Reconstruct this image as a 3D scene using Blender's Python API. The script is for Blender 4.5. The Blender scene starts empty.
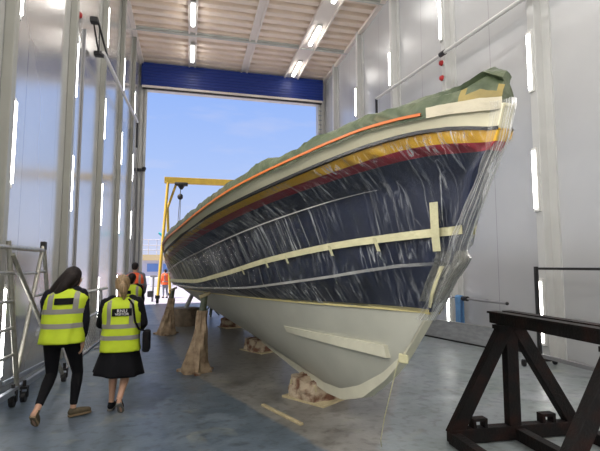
import bpy, bmesh, math, random
from mathutils import Vector, Matrix, noise
random.seed(7)
SC = bpy.context.scene
COL = SC.collection
V = Vector
PI = math.pi

# ------------------------------------------------------------------ materials
def mat(name, col, rough=0.5, metal=0.0, bump=0.0, bscale=40.0, var=0.0, vscale=6.0, spec=0.5, stretch=(1, 1, 1), col2=None, lo=0.4, hi=0.65, coat=0.0):
    m = bpy.data.materials.new(name); m.use_nodes = True
    nt = m.node_tree; b = nt.nodes['Principled BSDF']
    b.inputs['Base Color'].default_value = (*col, 1)
    b.inputs['Roughness'].default_value = rough
    b.inputs['Metallic'].default_value = metal
    b.inputs['Specular IOR Level'].default_value = spec
    b.inputs['Coat Weight'].default_value = coat
    tc = nt.nodes.new('ShaderNodeTexCoord'); mp = nt.nodes.new('ShaderNodeMapping')
    mp.inputs['Scale'].default_value = stretch
    nt.links.new(tc.outputs['Object'], mp.inputs['Vector'])
    if var > 0 or col2:
        n = nt.nodes.new('ShaderNodeTexNoise'); n.inputs['Scale'].default_value = vscale; n.inputs['Detail'].default_value = 6
        nt.links.new(mp.outputs['Vector'], n.inputs['Vector'])
        r = nt.nodes.new('ShaderNodeValToRGB')
        r.color_ramp.elements[0].position = lo; r.color_ramp.elements[1].position = hi
        c2 = col2 or tuple(max(0, c * (1 - var)) for c in col)
        r.color_ramp.elements[0].color = (*c2, 1); r.color_ramp.elements[1].color = (*col, 1)
        nt.links.new(n.outputs['Fac'], r.inputs['Fac']); nt.links.new(r.outputs['Color'], b.inputs['Base Color'])
    if bump > 0:
        n2 = nt.nodes.new('ShaderNodeTexNoise'); n2.inputs['Scale'].default_value = bscale; n2.inputs['Detail'].default_value = 5
        nt.links.new(mp.outputs['Vector'], n2.inputs['Vector'])
        bp = nt.nodes.new('ShaderNodeBump'); bp.inputs['Strength'].default_value = bump; bp.inputs['Distance'].default_value = 0.02
        nt.links.new(n2.outputs['Fac'], bp.inputs['Height']); nt.links.new(bp.outputs['Normal'], b.inputs['Normal'])
    return m

def emit(name, col, strength):
    m = bpy.data.materials.new(name); m.use_nodes = True
    nt = m.node_tree; nt.nodes.clear()
    o = nt.nodes.new('ShaderNodeOutputMaterial'); e = nt.nodes.new('ShaderNodeEmission')
    e.inputs['Color'].default_value = (*col, 1); e.inputs['Strength'].default_value = strength
    nt.links.new(e.outputs[0], o.inputs[0]); return m

M = {}
M['steel_white'] = mat('painted_white_steel', (.56, .56, .53), .35, var=.08, vscale=2)
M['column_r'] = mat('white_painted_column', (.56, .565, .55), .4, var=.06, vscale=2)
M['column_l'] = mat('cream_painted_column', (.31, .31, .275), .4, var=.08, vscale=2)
M['lamp_body'] = mat('lamp_housing_grey', (.62, .62, .60), .4)
M['lamp'] = emit('lamp_diffuser_glow', (1.0, .98, .94), 15.0)
M['lamp_top'] = emit('ceiling_lamp_glow', (1.0, .97, .92), 18.0)
M['ceil'] = mat('beige_roof_sheet', (.88, .74, .61), .55, var=.10, vscale=1.5)
M['ceil_steel'] = mat('beige_roof_steel', (.78, .71, .64), .5)
M['blue'] = mat('blue_shutter_steel', (.012, .035, .22), .4, spec=.4)
M['dark'] = mat('black_rubber', (.012, .012, .013), .55)
M['black_metal'] = mat('black_painted_steel', (.014, .013, .013), .5, bump=.15, bscale=60)
M['trestle'] = mat('dark_rusty_steel', (.008, .007, .007), .65, col2=(.020, .008, .006), vscale=7, lo=.3, hi=.55, bump=.35, bscale=45, spec=.2)
M['galv'] = mat('galvanised_tube', (.50, .51, .50), .38, metal=.5, var=.2, vscale=9)
M['alu'] = mat('brushed_aluminium', (.42, .41, .36), .36, metal=.55, var=.25, vscale=14)
M['alu_blue'] = mat('grey_aluminium_beam', (.36, .40, .46), .4, metal=.5, var=.15)
M['yellow_steel'] = mat('yellow_painted_steel', (.50, .33, .03), .45, var=.15, vscale=5)
M['grey_board'] = mat('grey_scuffed_board', (.36, .38, .40), .45, var=.22, vscale=5, stretch=(1, 1, 3))
M['red'] = mat('red_plastic', (.42, .02, .02), .4)
M['navy'] = mat('navy_hull_paint', (.012, .020, .056), .3, spec=.5, var=.1)
M['hred'] = mat('red_hull_paint', (.36, .016, .036), .35)
M['hyel'] = mat('yellow_hull_paint', (.80, .47, .03), .4)
M['cream'] = mat('cream_hull_paint', (.74, .69, .50), .4, var=.06)
M['primer'] = mat('pale_grey_primer', (.43, .43, .365), .42, var=.07, vscale=2.5)
M['keel'] = mat('cream_keel_paint', (.62, .60, .47), .5, var=.08, vscale=6)
M['tape'] = mat('cream_masking_tape', (.57, .54, .33), .6, var=.15, vscale=9, bump=.2)
M['tape_y'] = mat('yellow_masking_tape', (.52, .45, .20), .6, var=.12, vscale=9, bump=.2)
M['orange_trim'] = mat('orange_trim_tape', (.55, .13, .015), .5)
M['rub'] = mat('black_rubbing_strip', (.012, .012, .014), .45)
M['brown_wrap'] = mat('brown_paper_wrap', (.42, .31, .20), .75, var=.35, vscale=8, bump=.6, bscale=14, col2=(.19, .125, .075), lo=.3, hi=.6)
M['tan_wrap'] = mat('tan_dirty_sheet', (.42, .34, .24), .7, col2=(.13, .055, .028), vscale=5, lo=.42, hi=.56, bump=.6, bscale=14)
M['timber'] = mat('pale_timber', (.50, .42, .25), .65, var=.2, vscale=5, stretch=(1, 6, 6))
M['olive_post'] = mat('olive_green_post', (.10, .12, .075), .5, var=.3)
M['brick_wrap'] = mat('dark_brown_canvas', (.30, .23, .16), .8, var=.35, vscale=7, bump=.5, bscale=12)
M['sling'] = mat('blue_strap', (.13, .32, .60), .55, var=.2)
M['turq'] = mat('turquoise_rope', (.05, .50, .60), .5)
M['cable'] = mat('grey_cable', (.22, .22, .23), .5)
M['skin'] = mat('skin', (.52, .30, .20), .5, var=.06, vscale=8)
M['hiviz'] = mat('yellow_high_visibility_cloth', (.50, .64, .02), .75, var=.10, vscale=7, bump=.25, bscale=10)
M['hiviz_o'] = mat('orange_high_visibility_cloth', (.80, .105, .025), .75, bump=.2, bscale=10)
M['reflect'] = mat('grey_reflective_tape', (.23, .22, .20), .4)
M['cloth_black'] = mat('black_cloth', (.006, .006, .008), .85, spec=.2, bump=.25, bscale=18)
M['cloth_navy'] = mat('dark_knit', (.007, .007, .013), .85, spec=.2, bump=.25, bscale=18)
M['cloth_grey'] = mat('grey_cloth', (.16, .17, .20), .8)
M['hair_dark'] = mat('dark_brown_hair', (.013, .007, .006), .55, spec=.25, var=.5, vscale=26, stretch=(3, 3, .4), bump=.4, bscale=34)
M['hair_blond'] = mat('blonde_hair', (.33, .22, .11), .5, var=.5, vscale=26, stretch=(3, 3, .5), bump=.4, bscale=34)
M['shoe'] = mat('olive_shoe_cloth', (.11, .085, .045), .7, var=.4, vscale=20)
M['sole_tan'] = mat('tan_rubber_sole', (.20, .145, .08), .7)
M['sole_grey'] = mat('grey_rubber_sole', (.18, .17, .15), .7)
M['sole_white'] = mat('white_rubber_sole', (.6, .6, .58), .6)
M['white'] = mat('white_plastic', (.7, .7, .7), .5)
M['eye'] = mat('eye_white', (.7, .68, .66), .2)
M['quay'] = mat('pale_quay_concrete', (.36, .33, .36), .85, var=.12, vscale=.4)
M['bld'] = mat('pale_building_render', (.58, .57, .60), .8, var=.05)
M['bld_blue'] = mat('blue_glazing', (.14, .26, .50), .25)
M['bld_tan'] = mat('yellow_tan_fascia', (.56, .44, .22), .7)
M['rail_pale'] = mat('pale_grey_steel', (.45, .44, .47), .5)

# glossy insulated wall panel with fine vertical joints every 1.0 m
def wall_mat(name, col, rough, off):
    m = mat(name, col, rough, spec=.6)
    nt = m.node_tree; b = nt.nodes['Principled BSDF']
    tc = nt.nodes['Texture Coordinate']; sx = nt.nodes.new('ShaderNodeSeparateXYZ')
    nt.links.new(tc.outputs['Object'], sx.inputs[0])
    ad = nt.nodes.new('ShaderNodeMath'); ad.operation = 'ADD'; ad.inputs[1].default_value = off
    nt.links.new(sx.outputs['Y'], ad.inputs[0])
    fr = nt.nodes.new('ShaderNodeMath'); fr.operation = 'MODULO'; fr.inputs[1].default_value = 1.5
    nt.links.new(ad.outputs[0], fr.inputs[0])
    lt = nt.nodes.new('ShaderNodeMath'); lt.operation = 'LESS_THAN'; lt.inputs[1].default_value = .014
    nt.links.new(fr.outputs[0], lt.inputs[0])
    n = nt.nodes.new('ShaderNodeTexNoise'); n.inputs['Scale'].default_value = .7; n.inputs['Detail'].default_value = 5
    nt.links.new(tc.outputs['Object'], n.inputs['Vector'])
    r = nt.nodes.new('ShaderNodeValToRGB'); r.color_ramp.elements[0].position = .35; r.color_ramp.elements[1].position = .65
    r.color_ramp.elements[0].color = (*[c * .93 for c in col], 1); r.color_ramp.elements[1].color = (*col, 1)
    nt.links.new(n.outputs['Fac'], r.inputs['Fac'])
    mx = nt.nodes.new('ShaderNodeMixRGB'); mx.inputs['Color2'].default_value = (*[c * .55 for c in col], 1)
    nt.links.new(lt.outputs[0], mx.inputs['Fac']); nt.links.new(r.outputs['Color'], mx.inputs['Color1'])
    nt.links.new(mx.outputs['Color'], b.inputs['Base Color'])
    bp = nt.nodes.new('ShaderNodeBump'); bp.inputs['Strength'].default_value = .06; bp.inputs['Distance'].default_value = .04
    n3 = nt.nodes.new('ShaderNodeTexNoise'); n3.inputs['Scale'].default_value = 1.3; n3.inputs['Detail'].default_value = 2
    nt.links.new(tc.outputs['Object'], n3.inputs['Vector'])
    nt.links.new(n3.outputs['Fac'], bp.inputs['Height']); nt.links.new(bp.outputs['Normal'], b.inputs['Normal'])
    return m
M['wall_l'] = wall_mat('white_gloss_wall_panel', (.72, .72, .71), .19, 30.4)
M['wall_l'].node_tree.nodes['Principled BSDF'].inputs['Metallic'].default_value = .62
M['wall_l'].node_tree.nodes['Principled BSDF'].inputs['IOR'].default_value = 1.9
M['wall_r'] = wall_mat('white_satin_wall_panel', (.55, .56, .57), .26, 30.6)
M['wall_r'].node_tree.nodes['Principled BSDF'].inputs['Metallic'].default_value = .2

# floor: three zones of worn painted concrete divided by two slanting lines
def floor_mat():
    m = mat('worn_painted_concrete', (.2, .21, .2), .5, bump=.12, bscale=22)
    nt = m.node_tree; b = nt.nodes['Principled BSDF']; tc = nt.nodes['Texture Coordinate']; L = nt.links.new
    def N(t, **k):
        n = nt.nodes.new(t)
        for a, v in k.items(): setattr(n, a, v)
        return n
    def noise_(s, d=6, dist=0):
        n = N('ShaderNodeTexNoise'); n.inputs['Scale'].default_value = s; n.inputs['Detail'].default_value = d; n.inputs['Distortion'].default_value = dist
        L(tc.outputs['Object'], n.inputs['Vector']); return n
    def ramp(src, stops):
        r = N('ShaderNodeValToRGB'); cr = r.color_ramp
        while len(cr.elements) < len(stops): cr.elements.new(.5)
        for e, (p, c) in zip(cr.elements, stops): e.position = p; e.color = (*c, 1)
        L(src, r.inputs['Fac']); return r
    def line_mask(p, q, soft, wob):
        # positive to the right of the directed line p->q (p near, q far)
        d = V((q[0] - p[0], q[1] - p[1])); d.normalize(); nx, ny = d.y, -d.x
        sx = N('ShaderNodeSeparateXYZ'); L(tc.outputs['Object'], sx.inputs[0])
        a = N('ShaderNodeMath', operation='MULTIPLY'); a.inputs[1].default_value = nx; L(sx.outputs['X'], a.inputs[0])
        c = N('ShaderNodeMath', operation='MULTIPLY'); c.inputs[1].default_value = ny; L(sx.outputs['Y'], c.inputs[0])
        s = N('ShaderNodeMath', operation='ADD'); L(a.outputs[0], s.inputs[0]); L(c.outputs[0], s.inputs[1])
        s2 = N('ShaderNodeMath', operation='SUBTRACT'); L(s.outputs[0], s2.inputs[0]); s2.inputs[1].default_value = nx * p[0] + ny * p[1]
        n = noise_(5, 4); w = N('ShaderNodeMath', operation='MULTIPLY_ADD'); L(n.outputs['Fac'], w.inputs[0]); w.inputs[1].default_value = wob; L(s2.outputs[0], w.inputs[2])
        mr = N('ShaderNodeMapRange'); L(w.outputs[0], mr.inputs['Value'])
        mr.inputs['From Min'].default_value = wob * .5 - soft; mr.inputs['From Max'].default_value = wob * .5 + soft
        return mr
    n1 = noise_(2.2, 9, .6); n2 = noise_(9, 8, .3); n4 = noise_(1.1, 6, 1.2)
    zl = ramp(n1.outputs['Fac'], [(.28, (.064, .087, .112)), (.5, (.098, .128, .160)), (.72, (.140, .174, .208))])
    zc = ramp(n1.outputs['Fac'], [(.28, (.110, .104, .094)), (.5, (.200, .193, .178)), (.72, (.265, .257, .238))])
    zr = ramp(n4.outputs['Fac'], [(.30, (.150, .182, .172)), (.5, (.205, .234, .240)), (.7, (.245, .262, .285))])
    mA = line_mask((1.27, 4.14), (.2, 7.2), .03, .12)
    mA2 = line_mask((.05, 7.2), (-.5, 11.7), .03, .12)
    mi = N('ShaderNodeMath', operation='MINIMUM'); L(mA.outputs[0], mi.inputs[0]); L(mA2.outputs[0], mi.inputs[1]); mA = mi
    mB = line_mask((1.75, 4.02), (2.58, 5.45), .05, .18)
    m1 = N('ShaderNodeMixRGB'); L(mA.outputs[0], m1.inputs['Fac']); L(zl.outputs[0], m1.inputs['Color1']); L(zc.outputs[0], m1.inputs['Color2'])
    m2 = N('ShaderNodeMixRGB'); L(mB.outputs[0], m2.inputs['Fac']); L(m1.outputs[0], m2.inputs['Color1']); L(zr.outputs[0], m2.inputs['Color2'])
    # scuffs and stains
    st = ramp(n2.outputs['Fac'], [(.34, (.62, .60, .58)), (.48, (1, 1, 1)), (.72, (1.08, 1.08, 1.08))])
    m3 = N('ShaderNodeMixRGB', blend_type='MULTIPLY'); m3.inputs['Fac'].default_value = .75; L(m2.outputs[0], m3.inputs['Color1']); L(st.outputs[0], m3.inputs['Color2'])
    # yellowish overspray blotches
    n5 = noise_(1.7, 7, 1.0); ov = ramp(n5.outputs['Fac'], [(.60, (0, 0, 0)), (.75, (.6, .6, .6))])
    m4 = N('ShaderNodeMixRGB'); L(ov.outputs[0], m4.inputs['Fac']); L(m3.outputs[0], m4.inputs['Color1']); m4.inputs['Color2'].default_value = (.27, .27, .19, 1)
    # dark damp stain on the walkway
    gd = N('ShaderNodeMapping'); gd.inputs['Location'].default_value = (.62 / .42, -6.45 / .75, 0); gd.inputs['Scale'].default_value = (1 / .42, 1 / .75, 1); L(tc.outputs['Object'], gd.inputs['Vector'])
    vl = N('ShaderNodeVectorMath', operation='LENGTH'); L(gd.outputs[0], vl.inputs[0])
    nz = noise_(4, 5); ws = N('ShaderNodeMath', operation='MULTIPLY_ADD'); L(nz.outputs['Fac'], ws.inputs[0]); ws.inputs[1].default_value = .9; L(vl.outputs['Value'], ws.inputs[2])
    ml = N('ShaderNodeMapRange'); L(ws.outputs[0], ml.inputs['Value']); ml.inputs['From Min'].default_value = 1.30; ml.inputs['From Max'].default_value = 1.48; ml.inputs['To Min'].default_value = .62; ml.inputs['To Max'].default_value = 0
    m5 = N('ShaderNodeMixRGB'); L(ml.outputs[0], m5.inputs['Fac']); L(m4.outputs[0], m5.inputs['Color1']); m5.inputs['Color2'].default_value = (.035, .045, .065, 1)
    L(m5.outputs[0], b.inputs['Base Color'])
    rr = ramp(n1.outputs['Fac'], [(.3, (.28, .28, .28)), (.7, (.48, .48, .48))]); L(rr.outputs[0], b.inputs['Roughness'])
    return m
M['floor'] = floor_mat()

# thin masking film: clear sheet with milky folds
def film_mat(name, haze, dcol):
    m = bpy.data.materials.new(name); m.use_nodes = True
    nt = m.node_tree; nt.nodes.clear(); L = nt.links.new
    o = nt.nodes.new('ShaderNodeOutputMaterial')
    uv = nt.nodes.new('ShaderNodeUVMap'); uv.uv_map = 'UVMap'
    def layer(sx, sy, skew, width, amp, seed):
        mp = nt.nodes.new('ShaderNodeMapping'); mp.inputs['Scale'].default_value = (sx, sy, 1); mp.inputs['Rotation'].default_value = (0, 0, skew); mp.inputs['Location'].default_value = (seed, seed * 2, 0); L(uv.outputs[0], mp.inputs['Vector'])
        n = nt.nodes.new('ShaderNodeTexNoise'); n.inputs['Scale'].default_value = 1; n.inputs['Detail'].default_value = 3; n.inputs['Roughness'].default_value = .55; n.inputs['Distortion'].default_value = .3
        L(mp.outputs[0], n.inputs['Vector'])
        ab = nt.nodes.new('ShaderNodeMath'); ab.operation = 'SUBTRACT'; ab.inputs[1].default_value = .5; L(n.outputs['Fac'], ab.inputs[0])
        a2 = nt.nodes.new('ShaderNodeMath'); a2.operation = 'ABSOLUTE'; L(ab.outputs[0], a2.inputs[0])
        mr = nt.nodes.new('ShaderNodeMapRange'); L(a2.outputs[0], mr.inputs['Value']); mr.inputs['From Min'].default_value = 0; mr.inputs['From Max'].default_value = width; mr.inputs['To Min'].default_value = amp; mr.inputs['To Max'].default_value = 0
        # clusters of folds
        n2 = nt.nodes.new('ShaderNodeTexNoise'); n2.inputs['Scale'].default_value = 1; n2.inputs['Detail'].default_value = 2
        mp2 = nt.nodes.new('ShaderNodeMapping'); mp2.inputs['Scale'].default_value = (5, 1.6, 1); mp2.inputs['Location'].default_value = (seed * 3, seed, 0); L(uv.outputs[0], mp2.inputs['Vector']); L(mp2.outputs[0], n2.inputs['Vector'])
        r2 = nt.nodes.new('ShaderNodeMapRange'); L(n2.outputs['Fac'], r2.inputs['Value']); r2.inputs['From Min'].default_value = .44; r2.inputs['From Max'].default_value = .66; r2.inputs['To Min'].default_value = .06
        mu = nt.nodes.new('ShaderNodeMath'); mu.operation = 'MULTIPLY'; L(mr.outputs[0], mu.inputs[0]); L(r2.outputs[0], mu.inputs[1]); return n, mu
    n, l1 = layer(20, .7, .08, .022, .52, 1.3)
    n_, l2 = layer(36, .9, -.12, .024, .36, 5.1)
    n_, l3 = layer(11, 1.6, .45, .008, .22, 9.7)
    s1 = nt.nodes.new('ShaderNodeMath'); s1.operation = 'ADD'; L(l1.outputs[0], s1.inputs[0]); L(l2.outputs[0], s1.inputs[1])
    s2 = nt.nodes.new('ShaderNodeMath'); s2.operation = 'ADD'; L(s1.outputs[0], s2.inputs[0]); L(l3.outputs[0], s2.inputs[1])
    ad = nt.nodes.new('ShaderNodeMath'); ad.operation = 'ADD'; ad.inputs[1].default_value = haze; ad.use_clamp = True; L(s2.outputs[0], ad.inputs[0])
    bp = nt.nodes.new('ShaderNodeBump'); bp.inputs['Strength'].default_value = .35; bp.inputs['Distance'].default_value = .02; L(n.outputs['Fac'], bp.inputs['Height'])
    tr = nt.nodes.new('ShaderNodeBsdfTransparent'); tr.inputs[0].default_value = (.97, .97, .97, 1)
    gl = nt.nodes.new('ShaderNodeBsdfGlossy'); gl.inputs['Roughness'].default_value = .30; gl.inputs['Color'].default_value = (.9, .9, .9, 1); L(bp.outputs[0], gl.inputs['Normal'])
    fr = nt.nodes.new('ShaderNodeFresnel'); fr.inputs['IOR'].default_value = 1.32; L(bp.outputs[0], fr.inputs['Normal'])
    m1 = nt.nodes.new('ShaderNodeMixShader'); L(fr.outputs[0], m1.inputs[0]); L(tr.outputs[0], m1.inputs[1]); L(gl.outputs[0], m1.inputs[2])
    df = nt.nodes.new('ShaderNodeBsdfDiffuse'); df.inputs['Color'].default_value = (*dcol, 1); L(bp.outputs[0], df.inputs['Normal'])
    m2 = nt.nodes.new('ShaderNodeMixShader'); L(ad.outputs[0], m2.inputs[0]); L(m1.outputs[0], m2.inputs[1]); L(df.outputs[0], m2.inputs[2])
    L(m2.outputs[0], o.inputs[0]); return m
M['film'] = film_mat('clear_masking_film', .02, (.66, .68, .70))
M['film_fold'] = film_mat('doubled_masking_film', .16, (.62, .62, .58))
M['film_knot'] = film_mat('knotted_masking_film', .55, (.17, .17, .15))

def tarp_mat():
    m = mat('green_translucent_cover_sheet', (.16, .20, .12), .45, bump=.9, bscale=11, spec=.3)
    nt = m.node_tree; b = nt.nodes['Principled BSDF']; L = nt.links.new
    n = nt.nodes.new('ShaderNodeTexNoise'); n.inputs['Scale'].default_value = 2.6; n.inputs['Detail'].default_value = 4; n.inputs['Distortion'].default_value = 1.2
    L(nt.nodes['Texture Coordinate'].outputs['Object'], n.inputs['Vector'])
    r = nt.nodes.new('ShaderNodeValToRGB'); cr = r.color_ramp
    stops = [(.30, (.026, .038, .018)), (.42, (.055, .076, .038)), (.50, (.090, .110, .060)), (.58, (.046, .058, .025)), (.68, (.15, .125, .06))]
    while len(cr.elements) < len(stops): cr.elements.new(.5)
    for e, (p, c) in zip(cr.elements, stops): e.position = p; e.color = (*c, 1)
    L(n.outputs['Fac'], r.inputs['Fac']); L(r.outputs[0], b.inputs['Base Color'])
    return m
M['tarp'] = tarp_mat()
M['tarp_cream'] = mat('cream_cover_sheet', (.52, .47, .34), .5, var=.18, vscale=5, bump=.6, bscale=9)
M['tarp_olive'] = mat('olive_yellow_cover_sheet', (.30, .225, .05), .45, var=.35, vscale=6, bump=.6, bscale=9)

# ------------------------------------------------------------------ mesh helpers
class MB:
    def __init__(s): s.bm = bmesh.new()
    def quad(s, pts):
        vs = [s.bm.verts.new(p) for p in pts]; return s.bm.faces.new(vs)
    def box(s, c, size, rot=None, bevel=0.0):
        b2 = bmesh.new(); bmesh.ops.create_cube(b2, size=1)
        bmesh.ops.scale(b2, vec=size, verts=b2.verts)
        if bevel: bmesh.ops.bevel(b2, geom=b2.edges[:], offset=bevel, segments=2, affect='EDGES', profile=.5)
        mt = Matrix.Translation(c)
        if rot is not None: mt = mt @ rot.to_4x4()
        s.add(b2, mt); return s
    def add(s, b2, mt=None):
        me = bpy.data.meshes.new('tmp'); b2.to_mesh(me); b2.free()
        if mt is not None: me.transform(mt)
        s.bm.from_mesh(me); bpy.data.meshes.remove(me)
    def bar(s, a, b, w, h, up=(0, 0, 1), bevel=0.0):
        a, b = V(a), V(b); d = b - a; L = d.length; y = d.normalized(); u = V(up)
        if abs(y.dot(u)) > .98: u = V((1, 0, 0))
        x = y.cross(u).normalized(); z = x.cross(y)
        s.box((a + b) / 2, (w, L, h), Matrix((x, y, z)).transposed(), bevel); return s
    def tube(s, pts, r, n=10, cap=True):
        pts = [V(p) for p in pts]; rings = []
        t0 = (pts[1] - pts[0]).normalized(); u = V((0, 0, 1)) if abs(t0.z) < .9 else V((1, 0, 0))
        for i, p in enumerate(pts):
            t = (pts[min(i + 1, len(pts) - 1)] - pts[max(i - 1, 0)]).normalized()
            x = t.cross(u)
            if x.length < 1e-4: x = t.orthogonal()
            x.normalize(); u = x.cross(t).normalized()
            rr = r[i] if isinstance(r, (list, tuple)) else r
            rings.append([s.bm.verts.new(p + (x * math.cos(2 * PI * k / n) + u * math.sin(2 * PI * k / n)) * rr) for k in range(n)])
        for a, b in zip(rings, rings[1:]):
            for k in range(n): s.bm.faces.new((a[k], a[(k + 1) % n], b[(k + 1) % n], b[k]))
        if cap:
            s.bm.faces.new(rings[0][::-1]); s.bm.faces.new(rings[-1])
        return s
    def grid(s, rows, close=False, uv=None):
        vs = [[s.bm.verts.new(p) for p in r] for r in rows]
        lay = (s.bm.loops.layers.uv.get('UVMap') or s.bm.loops.layers.uv.new('UVMap')) if uv else None
        nr = len(vs); nc = len(vs[0]); fs = []
        for i in range(nr - 1):
            for j in range(nc if close else nc - 1):
                k = (j + 1) % nc
                try: f = s.bm.faces.new((vs[i][j], vs[i][k], vs[i + 1][k], vs[i + 1][j]))
                except ValueError: continue
                if uv:
                    for lp, (a, b) in zip(f.loops, ((i, j), (i, k), (i + 1, k), (i + 1, j))): lp[lay].uv = uv[a][b]
                fs.append((i, f))
        return vs, fs
    def sphere(s, c, r, sub=2):
        b2 = bmesh.new(); bmesh.ops.create_icosphere(b2, subdivisions=sub, radius=1)
        sz = r if isinstance(r, (tuple, list)) else (r, r, r)
        s.add(b2, Matrix.Translation(c) @ Matrix.Diagonal((*sz, 1))); return s
    def cyl(s, a, b, r1, r2=None, n=20):
        return s.tube([a, b], [r1, r1 if r2 is None else r2], n)
    def build(s, name, m, parent=None, smooth=False, world=False):
        bmesh.ops.recalc_face_normals(s.bm, faces=s.bm.faces)
        me = bpy.data.meshes.new(name); s.bm.to_mesh(me); s.bm.free()
        for mm in (m if isinstance(m, (list, tuple)) else [m]): me.materials.append(mm)
        if smooth:
            me.polygons.foreach_set('use_smooth', [True] * len(me.polygons))
            if smooth != 'all':
                try: me.set_sharp_from_angle(angle=math.radians(40))
                except Exception: pass
        o = bpy.data.objects.new(name, me); COL.objects.link(o)
        if parent is not None:
            o.parent = parent
            if world:
                p = parent; mt = Matrix.Identity(4)
                chain = []
                while p is not None: chain.append(p.matrix_basis.copy()); p = p.parent
                for c in chain[::-1]: mt = mt @ c
                me.transform(mt.inverted())
        return o

def tag(o, label, cat, group=None, kind=None):
    o['label'] = label; o['category'] = cat
    if group: o['group'] = group
    if kind: o['kind'] = kind
    return o
def thing(name, label, cat, loc=(0, 0, 0), rz=0, group=None):
    o = bpy.data.objects.new(name, None); COL.objects.link(o); o.empty_display_size = .1
    o.location = loc; o.rotation_euler = (0, 0, rz); o.matrix_basis  # plain placement
    return tag(o, label, cat, group)
def struct(name, mb, m, **k):
    o = mb.build(name, m, **k); o['kind'] = 'structure'; return o

# ------------------------------------------------------------------ room
XL, XR, YB, YD, ZC = -2.35, 6.45, -9.0, 21.0, 10.95
DXL, DXR, DZ = -2.03, 6.06, 9.72            # doorway opening
mb = MB(); mb.box(((XL + XR) / 2, (YB + YD) / 2, -.1), (XR - XL + .6, YD - YB + .3, .2)); struct('floor', mb, M['floor'])
mb = MB(); mb.box((XL - .1, (YB + YD) / 2, ZC / 2), (.2, YD - YB + .3, ZC + .5)); struct('wall_left', mb, M['wall_l'])
mb = MB(); mb.box((XR + .1, (YB + YD) / 2, ZC / 2), (.2, YD - YB + .3, ZC + .5)); struct('wall_right', mb, M['wall_r'])
mb = MB(); mb.box(((XL + XR) / 2, YB - .1, ZC / 2), (XR - XL + .4, .2, ZC + .5)); struct('wall_back', mb, M['wall_r'])
mb = MB()
mb.box(((XL + DXL) / 2, YD + .15, ZC / 2), (DXL - XL, .3, ZC)); mb.box(((XR + DXR) / 2, YD + .15, ZC / 2), (XR - DXR, .3, ZC))
mb.box(((DXL + DXR) / 2, YD + .15, (DZ + ZC + .3) / 2), (DXR - DXL, .3, ZC + .3 - DZ)); struct('wall_end', mb, M['steel_white'])
# ribbed ceiling (trapezoid ribs running across the room)
mb = MB(); prof = []; y = YB; p = .50
while y < YD:
    prof += [(y, ZC), (y + p * .50, ZC), (y + p * .58, ZC + .15), (y + p * .92, ZC + .15)]; y += p
prof.append((YD + .1, ZC))
mb.grid([[(XL - .1, a, b) for a, b in prof], [(XR + .1, a, b) for a, b in prof]])
mb.box(((XL + XR) / 2, (YB + YD) / 2, ZC + .30), (XR - XL + .4, YD - YB + .4, .1))
struct('ceiling', mb, M['ceil'])
tn = [0]
def trim(mb, m, **k):
    tn[0] += 1; return struct('trim_%d' % tn[0], mb, m, **k)
# lengthways twin rails under the roof, cross pipes, corner flashings
for x in (-.05, 2.35):
    mb = MB()
    for dx in (-.13, .13): mb.box((x + dx, (YB + YD) / 2, ZC - .05), (.07, YD - YB, .09))
    mb.box((x, (YB + YD) / 2, ZC - .015), (.2, YD - YB, .03)); trim(mb, M['ceil_steel'])
mb = MB(); mb.box((4.65, (YB + YD) / 2, ZC - .05), (.62, YD - YB, .09)); mb.box((4.32, (YB + YD) / 2, ZC - .08), (.06, YD - YB, .14)); mb.box((4.98, (YB + YD) / 2, ZC - .08), (.06, YD - YB, .14)); trim(mb, M['ceil_steel'])
for y in (17.7, 13.9, 10.1, 6.3):
    mb = MB(); mb.cyl((XL, y, ZC - .10), (XR, y, ZC - .10), .045); mb.box(((XL + XR) / 2, y, ZC - .03), (XR - XL, .16, .06)); trim(mb, M['cable'] if False else M['steel_white'])
mb = MB(); mb.box((XL + .08, (YB + YD) / 2, ZC - .06), (.16, YD - YB, .13)); trim(mb, M['ceil_steel'])
mb = MB(); mb.box((XR - .08, (YB + YD) / 2, ZC - .06), (.16, YD - YB, .13)); trim(mb, M['ceil_steel'])
mb = MB(); mb.box(((XL + XR) / 2, YD - .08, ZC - .05), (XR - XL, .16, .12)); trim(mb, M['ceil_steel'])
# wall columns
LCOL = [6.3, 9.3, 12.35, 15.4, 18.4]
RCOL = [6.95, 9.97, 13.02, 16.1, 19.1]
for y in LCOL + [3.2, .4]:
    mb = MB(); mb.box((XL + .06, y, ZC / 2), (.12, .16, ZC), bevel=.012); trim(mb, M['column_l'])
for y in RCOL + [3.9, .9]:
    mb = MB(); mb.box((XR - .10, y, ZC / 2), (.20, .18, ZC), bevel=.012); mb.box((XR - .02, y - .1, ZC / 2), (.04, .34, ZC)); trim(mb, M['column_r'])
mb = MB(); mb.box((XR - .015, (YB + YD) / 2, .035), (.03, YD - YB, .07)); o_ = mb.build('wall_foot_shadow_right', M['dark']); o_['kind'] = 'structure'  # black strip standing in for the shadow gap along the right wall foot
# door jamb posts with guide channels, threshold
mb = MB(); mb.box((DXL - .03, YD - .06, DZ / 2), (.10, .12, DZ), bevel=.01); mb.box((DXL - .20, YD - .04, DZ / 2), (.12, .08, DZ)); trim(mb, M['steel_white'])
mb = MB(); mb.box((DXR + .03, YD - .06, DZ / 2), (.10, .12, DZ), bevel=.01); mb.box((DXR + .22, YD - .05, ZC / 2), (.12, .1, ZC)); trim(mb, M['steel_white'])
mb = MB()
for k in range(40): mb.box((DXR + .10, YD - .12, .2 + k * .235), (.16, .02, .05))
trim(mb, M['alu_blue'])
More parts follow.
